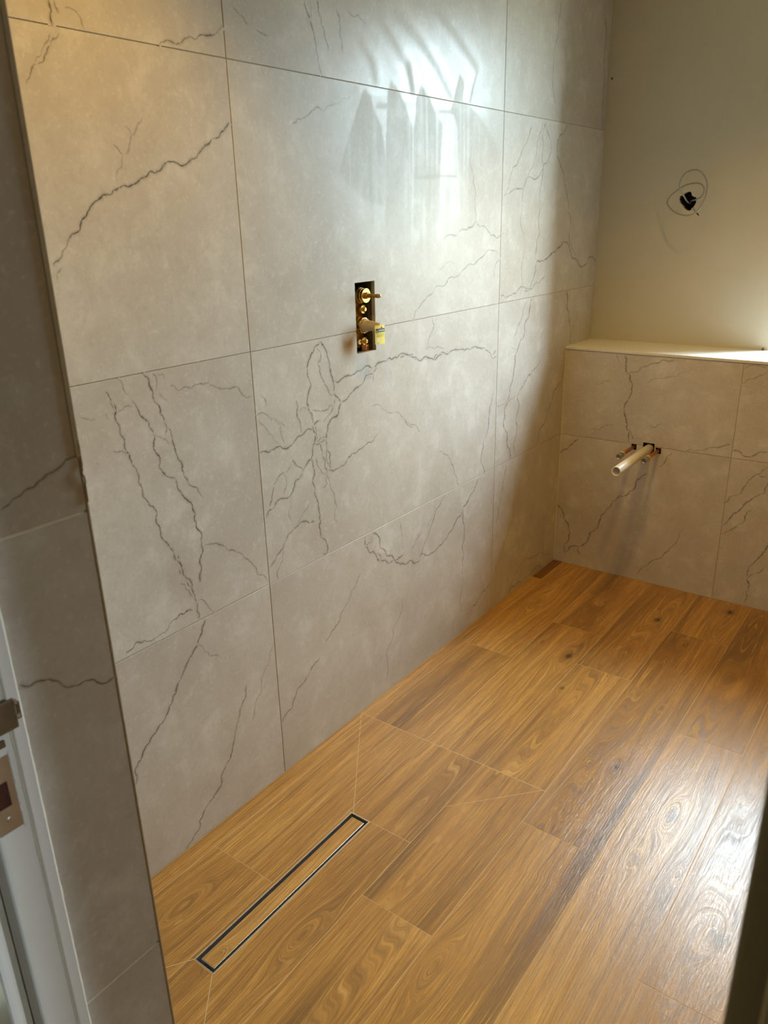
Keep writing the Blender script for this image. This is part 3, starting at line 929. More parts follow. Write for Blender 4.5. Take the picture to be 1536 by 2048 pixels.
# upper back wall with window opening (rounded plaster reveal) and a broken cable hole
mb = MB()
hx0, hx1 = min(p[0] for p in WIRE_HOLE) - 0.02, max(p[0] for p in WIRE_HOLE) + 0.02
hz0, hz1 = min(p[1] for p in WIRE_HOLE) - 0.02, max(p[1] for p in WIRE_HOLE) + 0.02
RB = 0.022
ox0, ox1, oz1 = WX0 - RB, WX1 + RB, WZ1 + RB
xs = [-0.0014, hx0, hx1, ox0, ox1, XR]
zs = [LZ - 0.02, hz0, hz1, oz1, ZC]
for xa, xb in zip(xs, xs[1:]):
    for za, zb_ in zip(zs, zs[1:]):
        if xa >= ox0 - 1e-6 and xb <= ox1 + 1e-6 and zb_ <= oz1 + 1e-6:
            continue
        if abs(xa - hx0) < 1e-6 and abs(za - hz0) < 1e-6:
            continue
        mb.quad((xa, D, za), (xb, D, za), (xb, D, zb_), (xa, D, zb_))
# ring between the square and the ragged hole
hc = Vector((sum(p[0] for p in WIRE_HOLE) / len(WIRE_HOLE), 0, sum(p[1] for p in WIRE_HOLE) / len(WIRE_HOLE)))
rr = random.Random(3)
ragged = []
nH = len(WIRE_HOLE)
for i in range(nH):
    p, q = Vector((WIRE_HOLE[i][0], 0, WIRE_HOLE[i][1])), Vector((WIRE_HOLE[(i + 1) % nH][0], 0, WIRE_HOLE[(i + 1) % nH][1]))
    for k in range(4):
        w = p.lerp(q, k / 4)
        ragged.append(w + Vector((rr.uniform(-1, 1), 0, rr.uniform(-1, 1))) * 0.0022)
outer = []
for w in ragged:
    d = w - hc
    s = min((hx1 - hc.x) / d.x if d.x > 0 else (hx0 - hc.x) / d.x if d.x < 0 else 9, (hz1 - hc.z) / d.z if d.z > 0 else (hz0 - hc.z) / d.z if d.z < 0 else 9)
    outer.append(hc + d * s)
n = len(ragged)
ang = lambda w: math.atan2(w.z - hc.z, w.x - hc.x)
for (cxx, czz) in ((hx0, hz0), (hx1, hz0), (hx1, hz1), (hx0, hz1)):
    cr = Vector((cxx, 0, czz))
    k = min(range(len(ragged)), key=lambda k: abs((ang(ragged[k]) - ang(cr) + PI) % (2 * PI) - PI))
    l = (k + 1) % len(ragged)
    m_ = k - 1
    # put the corner between k and the neighbour on the other side of its bearing
    dk = (ang(ragged[k]) - ang(cr) + PI) % (2 * PI) - PI
    dl = (ang(ragged[l]) - ang(cr) + PI) % (2 * PI) - PI
    at_ = l if dk * dl <= 0 else k
    ragged.insert(at_ if at_ else len(ragged), ragged[k].lerp(ragged[l if dk * dl <= 0 else m_], 0.5))
    outer.insert(at_ if at_ else len(outer), cr)
n = len(ragged)
O = [mb.vert((w.x, D, w.z)) for w in outer]
I = [mb.vert((w.x, D, w.z)) for w in ragged]
I2 = [mb.vert((hc.x + (w.x - hc.x) * (0.93 + 0.1 * rr.random()), D + 0.014, hc.z + (w.z - hc.z) * (0.93 + 0.1 * rr.random()))) for w in ragged]
I3 = [mb.vert((hc.x + (w.x - hc.x) * 0.8, D + 0.06, hc.z + (w.z - hc.z) * 0.8)) for w in ragged]
for k in range(n):
    l = (k + 1) % n
    mb.face((O[k], O[l], I[l], I[k]))
    mb.face((I[k], I[l], I2[l], I2[k]), 1)
    mb.face((I2[k], I2[l], I3[l], I3[k]), 2)
mb.face(I3, 2)
for (cxx, czz, sx, sz) in ((hx0, hz0, 1, 1), (hx1, hz0, -1, 1), (hx1, hz1, -1, -1), (hx0, hz1, 1, -1)):
    q = 0.019
    mb.quad((cxx - sx * 0.002, D + 0.0004, czz - sz * 0.002), (cxx + sx * q, D + 0.0004, czz - sz * 0.002), (cxx + sx * q, D + 0.0004, czz + sz * q), (cxx - sx * 0.002, D + 0.0004, czz + sz * q))
# rounded reveal
prof = [(RB - RB * math.sin(a), RB - RB * math.cos(a)) for a in [PI / 2 * k / 6 for k in range(7)]]   # (outward from opening, depth)
prof = [(RB * (1 - math.sin(PI / 2 * k / 6)), RB * (1 - math.cos(PI / 2 * k / 6))) for k in range(7)] + [(0.0, 0.14)]
for (o0, d0), (o1, d1) in zip(prof, prof[1:]):
    mb.quad((WX0 - o0, D + d0, LZ - 0.01), (WX0 - o1, D + d1, LZ - 0.01), (WX0 - o1, D + d1, WZ1 + o1), (WX0 - o0, D + d0, WZ1 + o0))
    mb.quad((WX1 + o0, D + d0, LZ - 0.01), (WX1 + o1, D + d1, LZ - 0.01), (WX1 + o1, D + d1, WZ1 + o1), (WX1 + o0, D + d0, WZ1 + o0))
    mb.quad((WX0 - o0, D + d0, WZ1 + o0), (WX0 - o1, D + d1, WZ1 + o1), (WX1 + o1, D + d1, WZ1 + o1), (WX1 + o0, D + d0, WZ1 + o0))
struct(mb.build('wall_back', [PLASTER, RAWWALL, BLACK], fix=False))

# ------------------------------------------------------------------ window (outside the frame to the right; lights the room)
win = struct(empty('window_1', ((WX0 + WX1) / 2, D + 0.12, LZ)))
mb = MB()
fw = 0.045
y0, y1 = D + 0.10, D + 0.155
mb.box((WX0, y0, LZ), (WX0 + fw, y1, WZ1), bev=0.004)
mb.box((WX1 - fw, y0, LZ), (WX1, y1, WZ1), bev=0.004)
mb.box((WX0 + fw, y0, LZ), (WX1 - fw, y1, LZ + fw), bev=0.004)
mb.box((WX0 + fw, y0, WZ1 - fw), (WX1 - fw, y1, WZ1), bev=0.004)
mb.box((WX0 + fw, y0, 1.73), (WX1 - fw, y1, 1.775), bev=0.004)
mb.build('window_frame', UPVC, win)
for za, zb_ in ((LZ + fw, 1.73), (1.775, WZ1 - fw)):
    mb = MB()
    mb.box((WX0 + fw, D + 0.125, za), (WX1 - fw, D + 0.131, zb_))
    mb.build('window_pane', GLASS, win)

# ------------------------------------------------------------------ ceiling, right wall
mb = MB()
mb.box((-0.02, YN - 0.12, ZC), (XR + 0.02, D + 0.02, ZC + 0.02))
struct(mb.build('ceiling', CEIL))
mb = MB()
mb.box((XR, YN - 0.1, 0.0), (XR + 0.02, D + 0.02, ZC))
struct(mb.build('wall_right', OCHRE))

# ------------------------------------------------------------------ floor
GX = [0.0, 0.050, 0.2505, 0.4505, 0.6475, 0.855, 1.050, 1.252, 1.452, 1.652, 1.852, 2.052, XR]
DR = (0.2600, 0.3215, 0.0165, 0.5605)     # drain cut-out x0,x1,y0,y1
CUT0, CUT1 = -0.3555, 0.9305
joints = {0: [-0.36, CUT1, 2.2],
          1: [0.267, CUT1, 1.506],
          2: [-0.10, 0.562, CUT1, 1.829],
          3: [0.362, CUT1, 1.5955],
          4: [-0.41, 0.79, 2.0135],
          5: [0.20, 1.399],
          6: [-0.68, 0.5195, 1.72],
          7: [0.05, 1.25], 8: [0.6, 1.8], 9: [0.2, 1.4], 10: [0.8, 2.0], 11: [0.3, 1.5]}
KN = [(.582, 2.07, .016, 1), (.794, 2.287, .020, .9), (.355, 2.101, .013, .5), (.408, 1.627, .021, .85), (.286, 1.665, .007, .7), (.473, 1.424, .009, .9),
      (.782, 1.495, .008, .7), (.770, 1.137, .012, .95), (.720, 1.93, .010, .5), (.968, 1.033, .020, .45), (.931, .83, .010, .5), (1.037, .847, .010, .35),
      (1.162, .716, .022, .5), (.531, 1.679, .018, .12), (.30, .05, .01, 0), (.14, .10, .02, .2), (.93, 1.80, .02, .25), (.13, 1.95, .02, .2), (.70, .30, .02, .2), (.42, .20, .02, .1)]
# flame figure: plank cell -> (offset across, position along, stretch)
rw = random.Random(11)


def plank(mb, x0, x1, y0, y1, seed, hole=None, swap=False, dx=0.006, dy=0.011, z=0.0, tone=None, gap=0.0009):
    x0 += gap; x1 -= gap; y0 += gap; y1 -= gap
    xs = [x0 + (x1 - x0) * i / max(1, round((x1 - x0) / dx)) for i in range(max(1, round((x1 - x0) / dx)) + 1)]
    ys = [y0 + (y1 - y0) * i / max(1, round((y1 - y0) / dy)) for i in range(max(1, round((y1 - y0) / dy)) + 1)]
    if hole:
        for k, a in ((0, xs), (1, xs)):
            if x0 < hole[k] < x1:
                j = min(range(len(xs)), key=lambda i: abs(xs[i] - hole[k]))
                xs[j] = hole[k]
        for k in (2, 3):
            if y0 < hole[k] < y1:
                j = min(range(len(ys)), key=lambda i: abs(ys[i] - hole[k]))
                ys[j] = hole[k]
    rs = random.Random(int(seed * 1e6))
    uc = rs.uniform(0.2, 0.8) * (x1 - x0) + x0
    vc = rs.uniform(y0, y1)
    cath = rs.choice((0, 0, 0, 1, 1))
    st = rs.uniform(0.05, 0.11)
    amp = rs.uniform(0.008, 0.020)
    idx = {}
    for i, x in enumerate(xs):
        for j, y in enumerate(ys):
            g = x + amp * noise.noise(Vector((x * 4, y * 1.1, seed * 90))) + 0.0016 * noise.noise(Vector((x * 22, y * 9, seed * 50)))
            if cath:
                q = math.sqrt((x - uc) ** 2 + ((y - vc) * st) ** 2)
                w = math.exp(-((x - uc) / 0.05) ** 2)
                g = g * (1 - w) + (uc + q + amp * 0.4 * noise.noise(Vector((x * 6, y * 3, seed * 70)))) * w
            kn = 0.0
            for kx, ky, kr, kd in KN:
                du, dv = x - kx, y - ky
                if abs(du) > 0.12 or abs(dv) > 0.35 or not (x0 - 0.002 < kx < x1 + 0.002 and y0 < ky < y1):
                    continue
                e = du * du + (0.33 * dv) ** 2
                R2 = (kr * 1.7) ** 2
                g -= R2 * du / (e + R2 * 0.35)
                kr_ = math.sqrt(du * du + (0.55 * dv) ** 2)
                g += 0.020 * math.exp(-(kr_ / (kr * 1.6)) ** 2)
                kn = max(kn, kd * math.exp(-(kr_ / (kr * 0.62)) ** 2) + 0.16 * kd * math.exp(-(kr_ / (kr * 2.0)) ** 2))
            at = dict(g=g, along=y, seed=seed, kn=kn)
            if tone:
                at['ov'] = tone
            idx[i, j] = mb.vert((x, y, z), **at)
    for i in range(len(xs) - 1):
        for j in range(len(ys) - 1):
            xm, ym = (xs[i] + xs[i + 1]) / 2, (ys[j] + ys[j + 1]) / 2
            if hole and hole[0] < xm < hole[1] and hole[2] < ym < hole[3]:
                continue
            mb.face((idx[i, j], idx[i + 1, j], idx[i + 1, j + 1], idx[i, j + 1]))
    # arris
    L = [(i, 0) for i in range(len(xs))] + [(len(xs) - 1, j) for j in range(1, len(ys))] + [(i, len(ys) - 1) for i in range(len(xs) - 2, -1, -1)] + [(0, j) for j in range(len(ys) - 2, -1, -1)]
    for a, b in zip(L, L[1:]):
        p, q = mb.v[idx[a]], mb.v[idx[b]]
        at = dict(seed=seed)
        mb.face((idx[a], idx[b], mb.vert((q[0], q[1], z - 0.002), **at), mb.vert((p[0], p[1], z - 0.002), **at)))


mb = MB()
for i in range(12):
    ys = [YN - 0.30] + [y for y in joints[i] if y > YN - 0.29 and y < F] + [F]
    for j, (ya, yb) in enumerate(zip(ys, ys[1:])):
        vis = GX[i] < 1.26
        hole = DR if (GX[i] < DR[1] and GX[i + 1] > DR[0] and ya < DR[3] and yb > DR[2]) else None
        plank(mb, GX[i], GX[i + 1], ya, yb, (0.137 + i * 0.2713 + j * 0.419) % 1.0, hole, dx=0.006 if vis else 0.02, dy=0.010 if vis else 0.03)
# grout bed, leaving the drain open
xs = [-0.0014, DR[0], DR[1], XR]
ys = [YN - 0.30, DR[2], DR[3], F + 0.0014]
for i in range(3):
    for j in range(3):
        if not (i == 1 and j == 1):
            mb.quad((xs[i], ys[j], -0.0003), (xs[i + 1], ys[j], -0.0003), (xs[i + 1], ys[j + 1], -0.0003), (xs[i], ys[j + 1], -0.0003), 1)
# mitred cuts of the shower fall towards the drain
for a, b in (((0.004, CUT1), (DR[0] + 0.006, DR[3])), ((0.640, CUT1), (0.455, 0.7235)), ((DR[1] - 0.003, DR[2]), (0.63, CUT0)), ((DR[0], DR[2] + 0.002), (0.0, CUT0))):
    d = Vector((b[0] - a[0], b[1] - a[1], 0)).normalized()
    nn = Vector((-d.y, d.x, 0)) * 0.0011
    A_, B_ = Vector((*a, 0.0003)), Vector((*b, 0.0003))
    mb.quad(A_ - nn, B_ - nn, B_ + nn, A_ + nn, 1)
for a, b in (((0.0, CUT1), (0.6475, CUT1)),):
    mb.quad((a[0], a[1] - 0.0014, 0.0003), (b[0], b[1] - 0.0014, 0.0003), (b[0], b[1] + 0.0014, 0.0003), (a[0], a[1] + 0.0014, 0.0003), 1)
struct(mb.build('floor', [WOOD, WGROUT], fix=False))

# ------------------------------------------------------------------ front wall with tiled door reveal
YO = -0.46      # hall face
nib3 = lambda a, c, o: (XN + o, a, c)
mb = MB()
YI = -0.3965
for j, (z0, z1) in enumerate(((0.0, 0.6065), (0.6065, 1.2075), (1.2075, 1.8085), (1.8085, 2.06))):
    tile_panel(mb, YI, YN, z0, z1, nib3, 0.15 + 0.21 * j)
mb.quad(nib3(YI, 0, -0.0014), nib3(YN - 0.0005, 0, -0.0014), nib3(YN - 0.0005, 2.06, -0.0014), nib3(YI, 2.06, -0.0014), 1)
add_veins(mb, [(1.1 * s, p) for s, p in parse(NIB_VEINS)], nib3, rnd, wide=0.42)
# light grout of the two joints
for z in (0.6065, 1.2075):
    mb.quad(nib3(YI, z - 0.0013, -0.0005), nib3(YN - 0.004, z - 0.0013, -0.0005), nib3(YN - 0.004, z + 0.0013, -0.0005), nib3(YI, z + 0.0013, -0.0005), 2)
# room face of the nib (tiled) and of the wall right of the doorway
XD = 1.322
for j, (z0, z1) in enumerate(((0.0, H1), (H1, H2), (H2, H3), (H3, ZC))):
    tile_panel(mb, 0.0, XN, z0, z1, lambda a, c, o: (a, YN + o, c), 0.4 + 0.17 * j)
mb.box((0.0, YO, 0.0), (XN - 0.034, YN - 0.0014, ZC), 1)
mb.box((XN - 0.034, YI + 0.0, 0.0), (XN - 0.0020, YN - 0.0014, ZC), 1)
mb.box((XD + 0.034, YO, 0.0), (XR, YN - 0.0014, ZC), 3)
mb.box((XD + 0.002, YI, 0.0), (XD + 0.034, YN - 0.0014, ZC), 1)
mb.box((XN - 0.034, YO, 2.10), (XD + 0.034, YN - 0.0014, ZC), 1)
mb.box((XN, YI, 2.06), (XD, YN, 2.10), 1)
tile_panel(mb, YI, YN, 0.0, 2.06, lambda a, c, o: (XD - o, a, c), 0.7)
tile_panel(mb, XN, XD, 2.06, ZC, lambda a, c, o: (a, YN + o, c), 0.2)
struct(mb.build('wall_front', [TILE, GROUT, CAULK, OCHRE], fix=False))

# corner trim of the reveal
mb = MB()
mb.box((XN - 0.008, YN - 0.004, 1.265), (XN + 0.0012, YN + 0.0022, 2.06), bev=0.0009)
mb.box((XN - 0.008, YN - 0.001, 0.0), (XN + 0.0002, YN + 0.0018, 1.264), bev=0.0006)
struct(mb.build('trim_2', SEAL))

# door lining
door = struct(empty('door_1', ((XN + XD) / 2, -0.43, 0.0)))
for side, xf, sg in (('l', XN, 1), ('r', 1.333, -1)):
    mb = MB()
    mb.box((min(xf, xf - sg * 0.032), -0.446, 0.0), (max(xf, xf - sg * 0.032), YI, 2.06), bev=0.004)
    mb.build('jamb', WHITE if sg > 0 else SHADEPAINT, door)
    mb = MB()
    if sg > 0:
        mb.box((xf - 0.002, -0.4105, 0.0), (xf + 0.0045, YI - 0.0008, 2.06), bev=0.0012)
    else:
        mb.box((1.3164, -0.4105, 0.0), (xf + 0.002, YI + 0.015, 2.06), bev=0.003)
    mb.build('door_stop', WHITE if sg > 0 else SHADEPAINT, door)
# filler lines at both edges of the left stop
for y, r in ((-0.4112, 0.0011), (-0.3972, 0.0014)):
    mb = MB()
    pts = [(XN + (0.0005 if y < -0.41 else 0.0016), y + 0.0005 * noise.noise(Vector((0, 0, k * 1.3 + y * 99))), 0.0 + 2.05 * k / 120) for k in range(121)]
    mb.tube(pts, [r * (1 + 0.45 * noise.noise(Vector((y * 40, 5, k * 0.9)))) for k in range(121)], n=6)
    mb.build('filler_line', CAULK, door)
mb = MB()
mb.box((XN - 0.032, -0.446, 2.06), (XD + 0.045, YI, 2.10), bev=0.003)
mb.build('head', WHITE, door)
# architraves on the hall side
for xa, xb in ((0.545, XN - 0.006), (1.338, 1.42)):
    mb = MB()
    mb.box((xa, -0.475, 0.0), (xb, YO + 0.0, 2.13), bev=0.005)
    mb.build('architrave', WHITE, door)
# strike plate in the rebate
mb = MB()
px0, px1 = XN - 0.001, XN + 0.0014
ya, yb, za, zb_ = -0.4445, -0.4195, 0.898, 0.986
ha, hb, hc_, hd = -0.4400, -0.4262, 0.928, 0.958
ys = [ya, ha, hb, yb]
zs = [za, hc_, hd, zb_]
for i in range(3):
    for j in range(3):
        if not (i == 1 and j == 1):
            mb.box((px0, ys[i], zs[j]), (px1, ys[i + 1], zs[j + 1]))
sp = mb.build('strike_plate', NICKEL, door)
mb = MB()
mb.box((XN - 0.012, ha, hc_), (XN + 0.0003, hb, hd))
mb.build('latch_hole', RUST, sp)
for z in (0.9135, 0.972):
    mb = MB()
    mb.solid_lathe([(0.0036, 0), (0.0034, 0.0008), (0.0022, 0.0013)], (px1 - 0.0002, -0.4315, z), (1, 0, 0), n=14)
    mb.box((px1 + 0.0008, -0.4315 - 0.0026, z - 0.0004), (px1 + 0.0014, -0.4315 + 0.0026, z + 0.0004))
    mb.build('screw', NICKEL, sp)
# ridge of old paint round the plate
mb = MB()
pts = [(XN + 0.0003, yb + 0.0018 + 0.0016 * noise.noise(Vector((k * .35, 1, 2))), za - 0.003 + (zb_ - za + 0.006) * k / 40) for k in range(41)]
mb.tube(pts, [0.0013 + 0.0006 * noise.noise(Vector((k * .5, 4, 2))) for k in range(41)], n=8)
mb.build('paint_ridge', WHITE, sp)
# upper keep bracket, notched across the stop
mb = MB()
mb.box((XN - 0.001, -0.4385, 1.012), (XN + 0.0062, -0.4035, 1.0465), bev=0.0018)
mb.box((XN - 0.001, -0.4035, 1.020), (XN + 0.0052, -0.3985, 1.0405), bev=0.0012)
kp = mb.build('keep_bracket', DARKMETAL, door)
mb = MB()
mb.box((XN + 0.004, -0.405, 1.0385), (XN + 0.0068, -0.4012, 1.0440), bev=0.0008)
mb.box((XN + 0.004, -0.4050, 1.022), (XN + 0.0066, -0.4006, 1.027), bev=0.0008)
mb.build('bracket_lip', NICKEL, kp)
mb = MB()
mb.box((XN - 0.001, -0.4385, 0.996), (XN + 0.0030, -0.4195, 1.004), bev=0.001)
mb.build('bracket_foot', DARKMETAL, kp)

# peeling sealant at the reveal corner
pts = spline([(XN + 0.0006 + (0.001 if 3 < i < 8 else 0), min(p[1] - 0.001, YN + 0.0015), p[2]) for i, p in enumerate(STRAND)], 6)
mb = MB()
mb.tube(pts, [0.0008 + 0.0005 * noise.noise(Vector((i * 0.31, 2, 7))) for i in range(len(pts))], n=7)
tag(mb.build('sealant_strand', SEAL), 'ragged cream sealant strand peeling from the dark tiled reveal corner', 'sealant')

# ------------------------------------------------------------------ hall behind the camera
mb = MB()
mb.box((-0.6, -2.5, -0.02), (2.7, YN - 0.30, 0.0))
struct(mb.build('floor_hall', WOOD))
mb = MB()
mb.box((-0.6, -2.5, ZC), (2.7, YO, ZC + 0.02))
struct(mb.build('ceiling_hall', CEIL))
mb = MB()
mb.box((-0.62, -2.5, 0.0), (-0.6, YO, ZC))
struct(mb.build('wall_hall_left', HALLPAINT))
mb = MB()
mb.box((2.7, -2.5, 0.0), (2.72, YO, ZC))
struct(mb.build('wall_hall_right', HALLPAINT))
mb = MB()
mb.box((-0.62, -2.52, 0.0), (2.72, -2.5, ZC))
struct(mb.build('wall_hall_rear', HALLPAINT))
mb = MB()
mb.box((-0.62, YO - 0.002, 0.0), (0.0, YO + 0.02, ZC))
mb.box((XR, YO - 0.002, 0.0), (2.72, YO + 0.02, ZC))
mb.box((0.0, YO - 0.004, 0.0), (0.55, YO - 0.0005, ZC))
mb.box((1.41, YO - 0.004, 0.0), (XR, YO - 0.0005, ZC))
struct(mb.build('wall_hall_front', HALLPAINT))

# ------------------------------------------------------------------ linear drain
dr = tag(empty('linear_drain', ((DR[0] + DR[1]) / 2, (DR[2] + DR[3]) / 2, 0.0)),
         'narrow linear shower drain with black slot and wood-look infill set in the floor', 'drain')
mb = MB()
t = 0.0016
x0, x1, y0, y1 = DR
x0 += 0.0012; x1 -= 0.0012; y0 += 0.0012; y1 -= 0.0012
for lo, hi in (((x0, y0), (x0 + t, y1)), ((x1 - t, y0), (x1, y1)), ((x0 + t, y0), (x1 - t, y0 + t)), ((x0 + t, y1 - t), (x1 - t, y1))):
    mb.box((lo[0], lo[1], -0.03), (hi[0], hi[1], 0.0012))
mb.build('drain_frame', CHROME, dr)
mb = MB()
for lo, hi in (((DR[0] - 0.001, DR[2] - 0.001), (x0 + 0.0002, DR[3] + 0.001)), ((x1 - 0.0002, DR[2] - 0.001), (DR[1] + 0.001, DR[3] + 0.001)), ((x0, DR[2] - 0.001), (x1, y0 + 0.0002)), ((x0, y1 - 0.0002), (x1, DR[3] + 0.001))):
    mb.box((lo[0], lo[1], -0.004), (hi[0], hi[1], 0.0004))
mb.build('grout_surround', WGROUT, dr)
mb = MB()
mb.box((x0 + t, y0 + t, -0.032), (x1 - t, y1 - t, -0.030))
mb.build('drain_channel', BLACK, dr)
gx, gy = 0.0074, 0.0085
mb = MB()
mb.box((x0 + t + gx, y0 + t + gy, -0.027), (x1 - t - gx, y1 - t - gy, -0.0008), bev=0.0012)
tray = mb.build('cover_tray', CHROME, dr)
mb = MB()
plank(mb, x0 + t + gx + 0.0004, x1 - t - gx - 0.0004, y0 + t + gy + 0.0004, y1 - t - gy - 0.0004, 0.913, z=0.0004, dx=0.004, dy=0.010)
mb.build('tile_infill', WOOD, dr, fix=False)

# ------------------------------------------------------------------ shower valve in its recess
vy, vz1, vz2 = 1.0306, 1.2917, 1.2108
va = tag(empty('shower_valve', (0.0, vy, VALVE[2])), 'brass concealed shower valve in the dark slot cut through the marble tile', 'shower valve')
mb = MB()
mb.box((-0.068, 1.002, 1.146), (-0.030, 1.053, 1.312), bev=0.006)
mb.solid_lathe([(0.0215, -0.034), (0.0225, -0.028), (0.0225, -0.022), (0.0205, -0.019)], (0, vy, vz1), (1, 0, 0), n=28)
mb.solid_lathe([(0.0240, -0.034), (0.0240, -0.024), (0.0225, -0.022)], (0, vy, vz2), (1, 0, 0), n=28)
mb.solid_lathe([(0.008, -0.04), (0.008, 0.0)], (-0.045, vy - 0.008, 1.312), (0, 0, 1), n=16)
mb.build('valve_body', BRASSDULL, va)
mb = MB()
mb.solid_lathe([(0.0195, -0.020), (0.0195, -0.013), (0.0172, -0.0115), (0.0172, -0.008), (0.0192, -0.0065), (0.0196, -0.004), (0.0190, -0.0022)], (0, vy, vz1), (1, 0, 0), n=32, smooth=False)
cart = mb.build('cartridge_nut', BRASS, va)
mb = MB()
mb.solid_lathe([(0.0098, -0.003), (0.0098, 0.004), (0.0088, 0.0052)], (0, vy, vz1), (1, 0, 0), n=6)
mb.solid_lathe([(0.0058, 0.004), (0.0056, 0.026), (0.0048, 0.0275), (0.0048, 0.034), (0.0056, 0.0350), (0.0056, 0.0405), (0.0046, 0.042), (0.0040, 0.0465), (0.0018, 0.0472)], (0, vy, vz1), (1, 0, 0), n=20)
mb.build('spindle', BRASSDULL, cart)
mb = MB()
mb.lathe([(0.0222, -0.024), (0.0222, -0.012), (0.0212, -0.0105), (0.0196, -0.0105), (0.0192, -0.018)], (0, vy, vz2), (1, 0, 0), n=32)
mb.build('retaining_ring', BRASS, va)
mb = MB()
mb.solid_lathe([(0.0188, -0.020), (0.0188, -0.006), (0.0178, -0.004), (0.0150, -0.003), (0.0146, 0.004), (0.0124, 0.022), (0.0102, 0.036), (0.0096, 0.043), (0.0078, 0.045)], (0, vy, vz2), (1, 0, 0), n=28, smooth=True)
mb.build('thermostat_spindle', CREAMPLASTIC, va)
for yy, zz in ((1.0380, 1.2535), (1.0400, 1.1655)):
    mb = MB()
    mb.solid_lathe([(0.0125, -0.032), (0.0125, -0.024), (0.0115, -0.0225), (0.0060, -0.0225), (0.0058, -0.0165), (0.0042, -0.0155)], (0.004, yy, zz), (1, 0, 0), n=24)
    s = mb.build('isolator_screw', BRASS, va)
    mb = MB()
    mb.box((-0.0120, yy - 0.0030, zz - 0.0006), (-0.0112, yy + 0.0030, zz + 0.0006))
    mb.build('screw_slot', BLACK, s)
mb = MB()
mb.solid_lathe([(0.0085, -0.05), (0.0085, -0.028), (0.007, -0.026)], (0.004, 1.022, 1.1655), (1, 0, 0), n=18)
mb.build('check_valve', BRASS, va)
mb = MB()
mb.solid_lathe([(0.0125, 0.0), (0.0125, 0.010), (0.0140, 0.011), (0.0140, 0.016)], (-0.026, 1.046, 1.1402), (0, 0, 1), n=6)
mb.solid_lathe([(0.0080, 0.016), (0.0080, 0.022)], (-0.026, 1.046, 1.1402), (0, 0, 1), n=18)
mb.build('pipe_union', COPPER, va)
mb = MB()
mb.box((-0.070, 1.0555, 1.1402), (-0.0125, 1.0572, 1.3275))
mb.box((-0.070, 1.0590, 1.1402), (-0.0125, 1.0648, 1.3275))
mb.build('recess_bracket', RECESS, va)

# tag on the thermostat spindle
tg = tag(empty('warning_tag', (0.046, 1.0, 1.165)), 'small yellow card tag with black band hanging from the shower valve spindle', 'tag')
TX = 0.0455
ty0, ty1 = 1.0025, 1.0500
TZ0 = lambda y: 1.1655 + (y - ty0) * -0.05
TZ1 = lambda y: 1.2165 + (y - ty0) * -0.05
curve = lambda y: 0.003 * math.sin((y - ty0) / (ty1 - ty0) * PI) - 0.06 * (y - ty0)
tp = lambda s, h, o=0.0: (TX + curve(ty0 + (ty1 - ty0) * s) + o, ty0 + (ty1 - ty0) * s, TZ0(ty0 + (ty1 - ty0) * s) + (TZ1(ty0) - TZ0(ty0)) * h)


def tag_patch(mb, s0, s1, h0, h1, o, n=8, m=0):
    for k in range(n):
        a, b = s0 + (s1 - s0) * k / n, s0 + (s1 - s0) * (k + 1) / n
        mb.quad(tp(a, h0, o), tp(b, h0, o), tp(b, h1, o), tp(a, h1, o), m)


mb = MB()
tag_patch(mb, 0, 1, 0, 1, 0.0003)
tag_patch(mb, 0, 1, 0, 1, -0.0003)
for k in range(8):
    a, b = k / 8, (k + 1) / 8
    for h in (0, 1):
        mb.quad(tp(a, h, .0003), tp(b, h, .0003), tp(b, h, -.0003), tp(a, h, -.0003))
for s in (0, 1):
    mb.quad(tp(s, 0, .0003), tp(s, 1, .0003), tp(s, 1, -.0003), tp(s, 0, -.0003))
mb.build('card', YELLOW, tg)
mb = MB()
tag_patch(mb, 0.06, 0.98, 0.63, 0.83, 0.0005)
mb.face([mb.vert(tp(0.48, 0.83, 0.0005)), mb.vert(tp(0.72, 0.83, 0.0005)), mb.vert(tp(0.60, 0.95, 0.0005))])
mb.face([mb.vert(tp(0.06, 0.60, 0.0005)), mb.vert(tp(0.24, 0.60, 0.0005)), mb.vert(tp(0.15, 0.80, 0.0005))])
for h in (0.52, 0.46, 0.40):
    for k in range(7):
        s = 0.14 + 0.11 * k
        tag_patch(mb, s, s + 0.075, h, h + 0.018, 0.0005, 1)
mb.build('black_print', TAGBLACK, tg)
mb = MB()
for k, (w, hh) in enumerate(((.07, .09), (.05, .1), (.07, .08), (.05, .1), (.06, .09), (.07, .09), (.05, .08))):
    s = 0.29 + 0.092 * k
    tag_patch(mb, s, s + w * 0.35, 0.68, 0.68 + hh, 0.0007, 1)
    tag_patch(mb, s + w * 0.7, s + w, 0.68, 0.68 + hh, 0.0007, 1)
    tag_patch(mb, s, s + w, 0.68 + hh * 0.45, 0.68 + hh * 0.62, 0.00072, 1)
tag_patch(mb, 0.10, 0.40, 0.10, 0.32, 0.0005)
mb.face([mb.vert(tp(0.115, 0.64, 0.0007)), mb.vert(tp(0.185, 0.64, 0.0007)), mb.vert(tp(0.15, 0.74, 0.0007))])
mb.build('pale_print', TAGPALE, tg)

# ------------------------------------------------------------------ basin pipes on the ledge wall
mb = MB()
wx, wz = 0.3862, 0.5895
r = 0.0178
prof = [(r, -0.028), (r, 0.3625), (r - 0.0006, 0.3632), (r - 0.0026, 0.3632), (r - 0.0030, 0.3622), (r - 0.0030, 0.10)]
rg = mb.lathe(prof, (wx, F, wz), (0, -1, 0), n=40)
mb.face(rg[-1])
mb.face(rg[0][::-1])
wp = mb.build('waste_pipe', PIPEWHITE, loc=(wx, F, wz))
tag(wp, 'white plastic waste pipe stub jutting from the tiled ledge wall', 'pipe')


